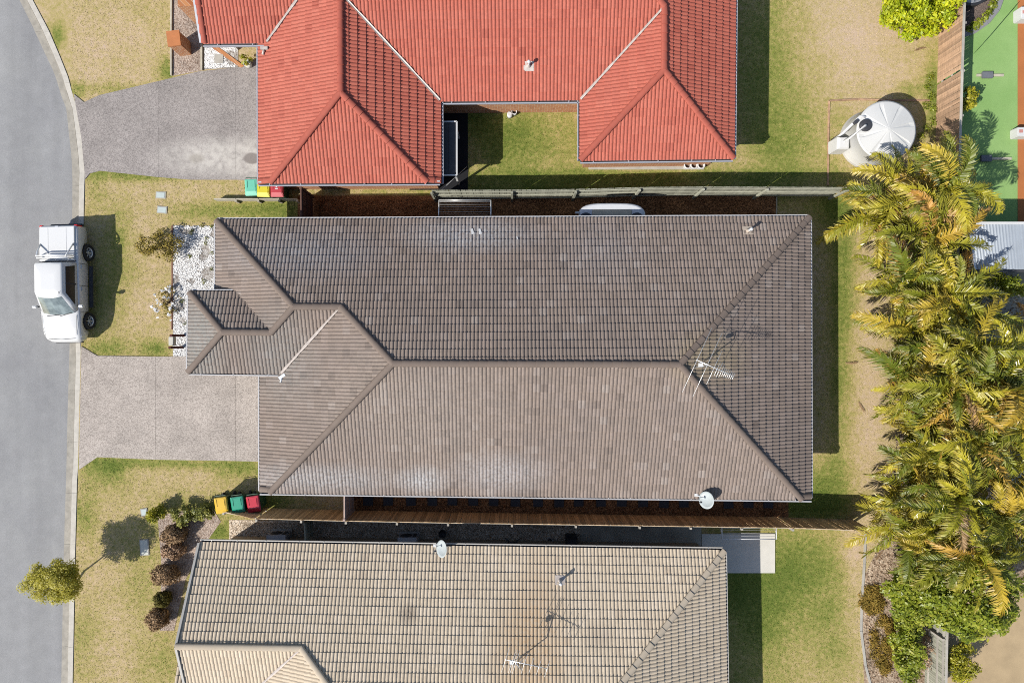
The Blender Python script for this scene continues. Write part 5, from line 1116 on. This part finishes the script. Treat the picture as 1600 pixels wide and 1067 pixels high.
p = W(386, 99, .3); t = thing('potted_plant', (p.x, p.y, 0), 'potted leafy plant at the red house entry', 'plant'); MB().lathe([(0, 0), (.13, 0), (.17, .3), (.15, .3), (0, .25)], (p.x, p.y, 0), 18).build('pot', M_conc_new, t)
v, f, tn = leaf_cloud(clumps((p.x, p.y + .1, .5), (.22, .22, .2), 10, 71, -.6), .1, 160, .12, 71); link('foliage', raw_mesh('foliage', v, f, G_yellow, [('tone', 'FACE', tn)]), t)
tag(MB().box(W(342, 92.5, .03), (.4, .4, .05)).build('stepping_stone', M_conc), 'grey square paver in the small white pebble bed', 'stepping stone')
# artificial turf yard
for lab, px, py, x0, x1 in (('grey pad on a timber plank on the upper turf', 1542, 118, 1526, 1568), ('grey pad on a timber plank on the lower turf', 1540, 248, 1534, 1580)):
    p = W(px, py, .1); t = thing('balance_plank', (p.x, p.y, 0), lab, 'play equipment'); a, b = W(x0, py, .05), W(x1, py, .05); MB().bar((a.x, a.y, .05), (b.x, b.y, .05), .11, .05).build('plank', M_sleeper, t); MB().box((p.x, p.y, .13), (.5, .3, .1)).build('pad', mottled('pad_grey', A(120, 124, 130), .08), t, bevel=.02)
for lab, px, py, w, h in (('white goal box at the court edge beside the turf', 1606, 206, .9, .42), ('white box on the upper court edge', 1606, 20, .6, .55)):
    p = W(px, py, .5); t = thing('court_box', (p.x, p.y, 0), lab, 'box'); MB().box((p.x, p.y, .25), (w, h, .5)).build('body', M_white, t, bevel=.03); MB().box((p.x - w / 2 + .14, p.y + .02, .505), (.16, .14, .02)).build('marker', mottled('faded_red', A(214, 150, 140), .1), t)
p = W(1521, 5, .8); t = thing('spa_tub', (p.x, p.y, 0), 'black round tub with glossy cover in the soil bed', 'tub'); MB().lathe([(.9, 0), (.95, .6), (.98, .72), (.9, .74), (.85, .7)], (p.x, p.y + .9, 0), 36).build('shell', M_black, t)
def gloss():
    q = NT('crumpled_cover'); n = q.noise(3, 4); q.bump(n, 1.0, .2); return q.done(q.ramp(n, [(.3, (.03, .03, .03)), (.7, (.3, .31, .32))]), .25, .6)
MB().lathe([(.0, .74), (.4, .73), (.86, .69)], (p.x, p.y + .9, 0), 36).build('cover', gloss(), t)
# garden net, a thin mesh lying across the turf
a, b, c = W(1521, 85, .03), W(1545, 58, .45), W(1588, 8, .03); t = thing('garden_net', a, 'thin dark net stretched diagonally over the turf', 'net')
for k in range(7):
    o1 = Vector((.03, .03, 0)) * k; MB().tube([a + o1, b + o1 * .4, c + o1], .006, 4).build('strand', mottled('net_green', A(70, 110, 62), .1), t)

# white pebbles and gravel chips: real stones
def scatter_stones(name, label, poly, n, size, mat, z=.014, seed=1, holes=()):
    g = np.random.default_rng(seed); xs_ = [p[0] for p in poly]; ys_ = [p[1] for p in poly]; P = []
    while len(P) < n:
        q = (g.uniform(min(xs_), max(xs_)), g.uniform(min(ys_), max(ys_)))
        if inside(poly, q) and not any(((q[0] - h[0]) / h[2]) ** 2 + ((q[1] - h[1]) / h[3]) ** 2 < g.uniform(.5, 1.2) for h in holes): P.append(tuple(W(q[0], q[1], z)))
    P = np.array(P); base = np.array([(1, 0, 0), (0, 1, 0), (-1, 0, 0), (0, -1, 0), (0, 0, 1), (0, 0, -.4)], float); fc = np.array([(0, 1, 4), (1, 2, 4), (2, 3, 4), (3, 0, 4), (1, 0, 5), (2, 1, 5), (3, 2, 5), (0, 3, 5)])
    sc = size * (.55 + .9 * g.random((n, 1, 1))) * np.array([1, .75, .55]) * (.8 + .4 * g.random((n, 6, 1))); an = g.random(n) * 6.28; B_ = base[None] * sc
    ca, sa = np.cos(an)[:, None], np.sin(an)[:, None]; X = B_[..., 0] * ca - B_[..., 1] * sa; Y = B_[..., 0] * sa + B_[..., 1] * ca
    V_ = np.stack([X, Y, B_[..., 2]], -1) + P[:, None]; F_ = fc[None] + (np.arange(n) * 6)[:, None, None]
    return tag(link(name, raw_mesh(name, V_.reshape(-1, 3), F_.reshape(-1, 3), mat, smooth=True)), label, kind='stuff')
scatter_stones('pebbles', 'loose white pebbles in front of the brown house', [(271, 353), (345, 353), (345, 466), (306, 466), (306, 556), (271, 556)], 7600, .042, M_pebble, seed=3, holes=[(322, 391, 8, 12), (325, 428, 12, 13), (318, 402, 8, 6), (282, 478, 9, 9), (300, 440, 6, 5), (276, 440, 5, 14), (292, 362, 14, 5), (285, 500, 6, 6), (334, 365, 5, 9)])
scatter_stones('pebbles', 'loose white pebbles by the red house entry', [(320, 60), (368, 60), (368, 104), (320, 107)], 2600, .04, M_pebble, seed=4, holes=[(342, 92.5, 7, 7), (362, 90, 12, 14)])
scatter_stones('gravel', 'loose gravel stones beside the beige house', [(360, 816), (904, 820), (904, 850), (360, 846)], 9000, .03, M_gravel, seed=5)
scatter_stones('bark_chips', 'loose bark chips along the north side of the brown house', [(498, 312), (1210, 310), (1210, 350), (498, 350)], 7000, .035, M_mulch, seed=6)
scatter_stones('bark_chips', 'loose bark chips along the south side of the brown house', [(552, 776), (1230, 780), (1230, 806), (552, 800)], 7000, .035, M_mulch, seed=8)
scatter_stones('leaf_litter', 'fallen leaf litter under the palms', [(1390, 340), (1440, 270), (1590, 440), (1590, 880), (1480, 950), (1460, 1060), (1356, 1060), (1352, 985), (1352, 900), (1380, 830), (1402, 640)], 9000, .05, M_litter, seed=9)

# grass blades over the lawns
def grass():
    g = np.random.default_rng(77); N = 330000; px = g.uniform(112, 1500, N); py = g.uniform(-10, 1077, N)
    keep = px > np.interp(py, [p[1] for p in ROUT], [p[0] for p in ROUT]) + 2
    def cutp(poly):
        nonlocal keep
        x0, x1 = min(p[0] for p in poly), max(p[0] for p in poly); y0, y1 = min(p[1] for p in poly), max(p[1] for p in poly)
        idx_ = np.nonzero(keep & (px > x0) & (px < x1) & (py > y0) & (py < y1))[0]
        for i in idx_:
            if inside(poly, (px[i], py[i])): keep[i] = False
    for poly in ([(340, 350), (1260, 350), (1240, 770), (410, 765), (410, 590), (300, 578), (300, 460), (340, 456)], [(128, 147), (131, 160), (155, 148), (310, 111), (378, 104), (440, 60), (440, 284), (298, 282), (156, 268), (133, 280), (120, 200)],
                 [(127, 541), (152, 556), (440, 556), (440, 723), (320, 721), (152, 714.5), (122, 736)], [(465, 306), (1212, 306), (1212, 350), (465, 350)], [(545, 740), (1232, 740), (1232, 812), (545, 806)], [(358, 812), (1096, 820), (1096, 870), (358, 870)],
                 [(1090, 833), (1212, 833), (1212, 896), (1090, 896)], [(640, 100), (732, 100), (732, 298), (640, 298)], [(905, 200), (1100, 200), (1100, 266), (920, 266)], [(270, 351), (345, 351), (345, 557), (269, 557)], [(317, 60), (380, 60), (380, 108), (317, 110)],
                 [(269, -20), (317, -20), (317, 111), (269, 119)], [(246, 805), (330, 790), (345, 815), (320, 850), (290, 905), (272, 985), (250, 985), (252, 880)], [(1400, 340), (1440, 270), (1500, 300), (1500, 1080), (1352, 1080), (1346, 985), (1352, 900), (1385, 830), (1412, 640)],
                 [(420, -20), (1135, -20), (1135, 235), (910, 235), (910, 150), (690, 150), (690, 275), (420, 275)], [(300, 860), (1110, 870), (1120, 1080), (280, 1080)], [(1476, -20), (1510, -20), (1510, 360), (1470, 360)]):
        cutp(poly)
    px, py = px[keep], py[keep]; n = len(px); gr = np.clip(green_at(px, py) + g.normal(size=n) * .16, 0, 1)
    h = .012 + .012 * g.random(n) + .018 * gr; w = .009 + .006 * g.random(n); a = g.random(n) * 6.28; b = g.random(n) * 6.28; le = h * g.uniform(.8, 2.4, n)
    X = (px - 800) / 34; Y = (533.5 - py) / 34; Z = np.zeros(n)
    V_ = np.stack([np.stack([X - np.cos(a) * w, Y - np.sin(a) * w, Z], 1), np.stack([X + np.cos(a) * w, Y + np.sin(a) * w, Z], 1), np.stack([X + np.cos(b) * le, Y + np.sin(b) * le, h], 1)], 1).reshape(-1, 3)
    tag(link('grass', raw_mesh('grass', V_, np.arange(3 * n).reshape(n, 3), M_blade, [('green', 'FACE', gr), ('tone', 'FACE', g.random(n))])), 'short couch grass blades on the lawns', kind='stuff')
grass()
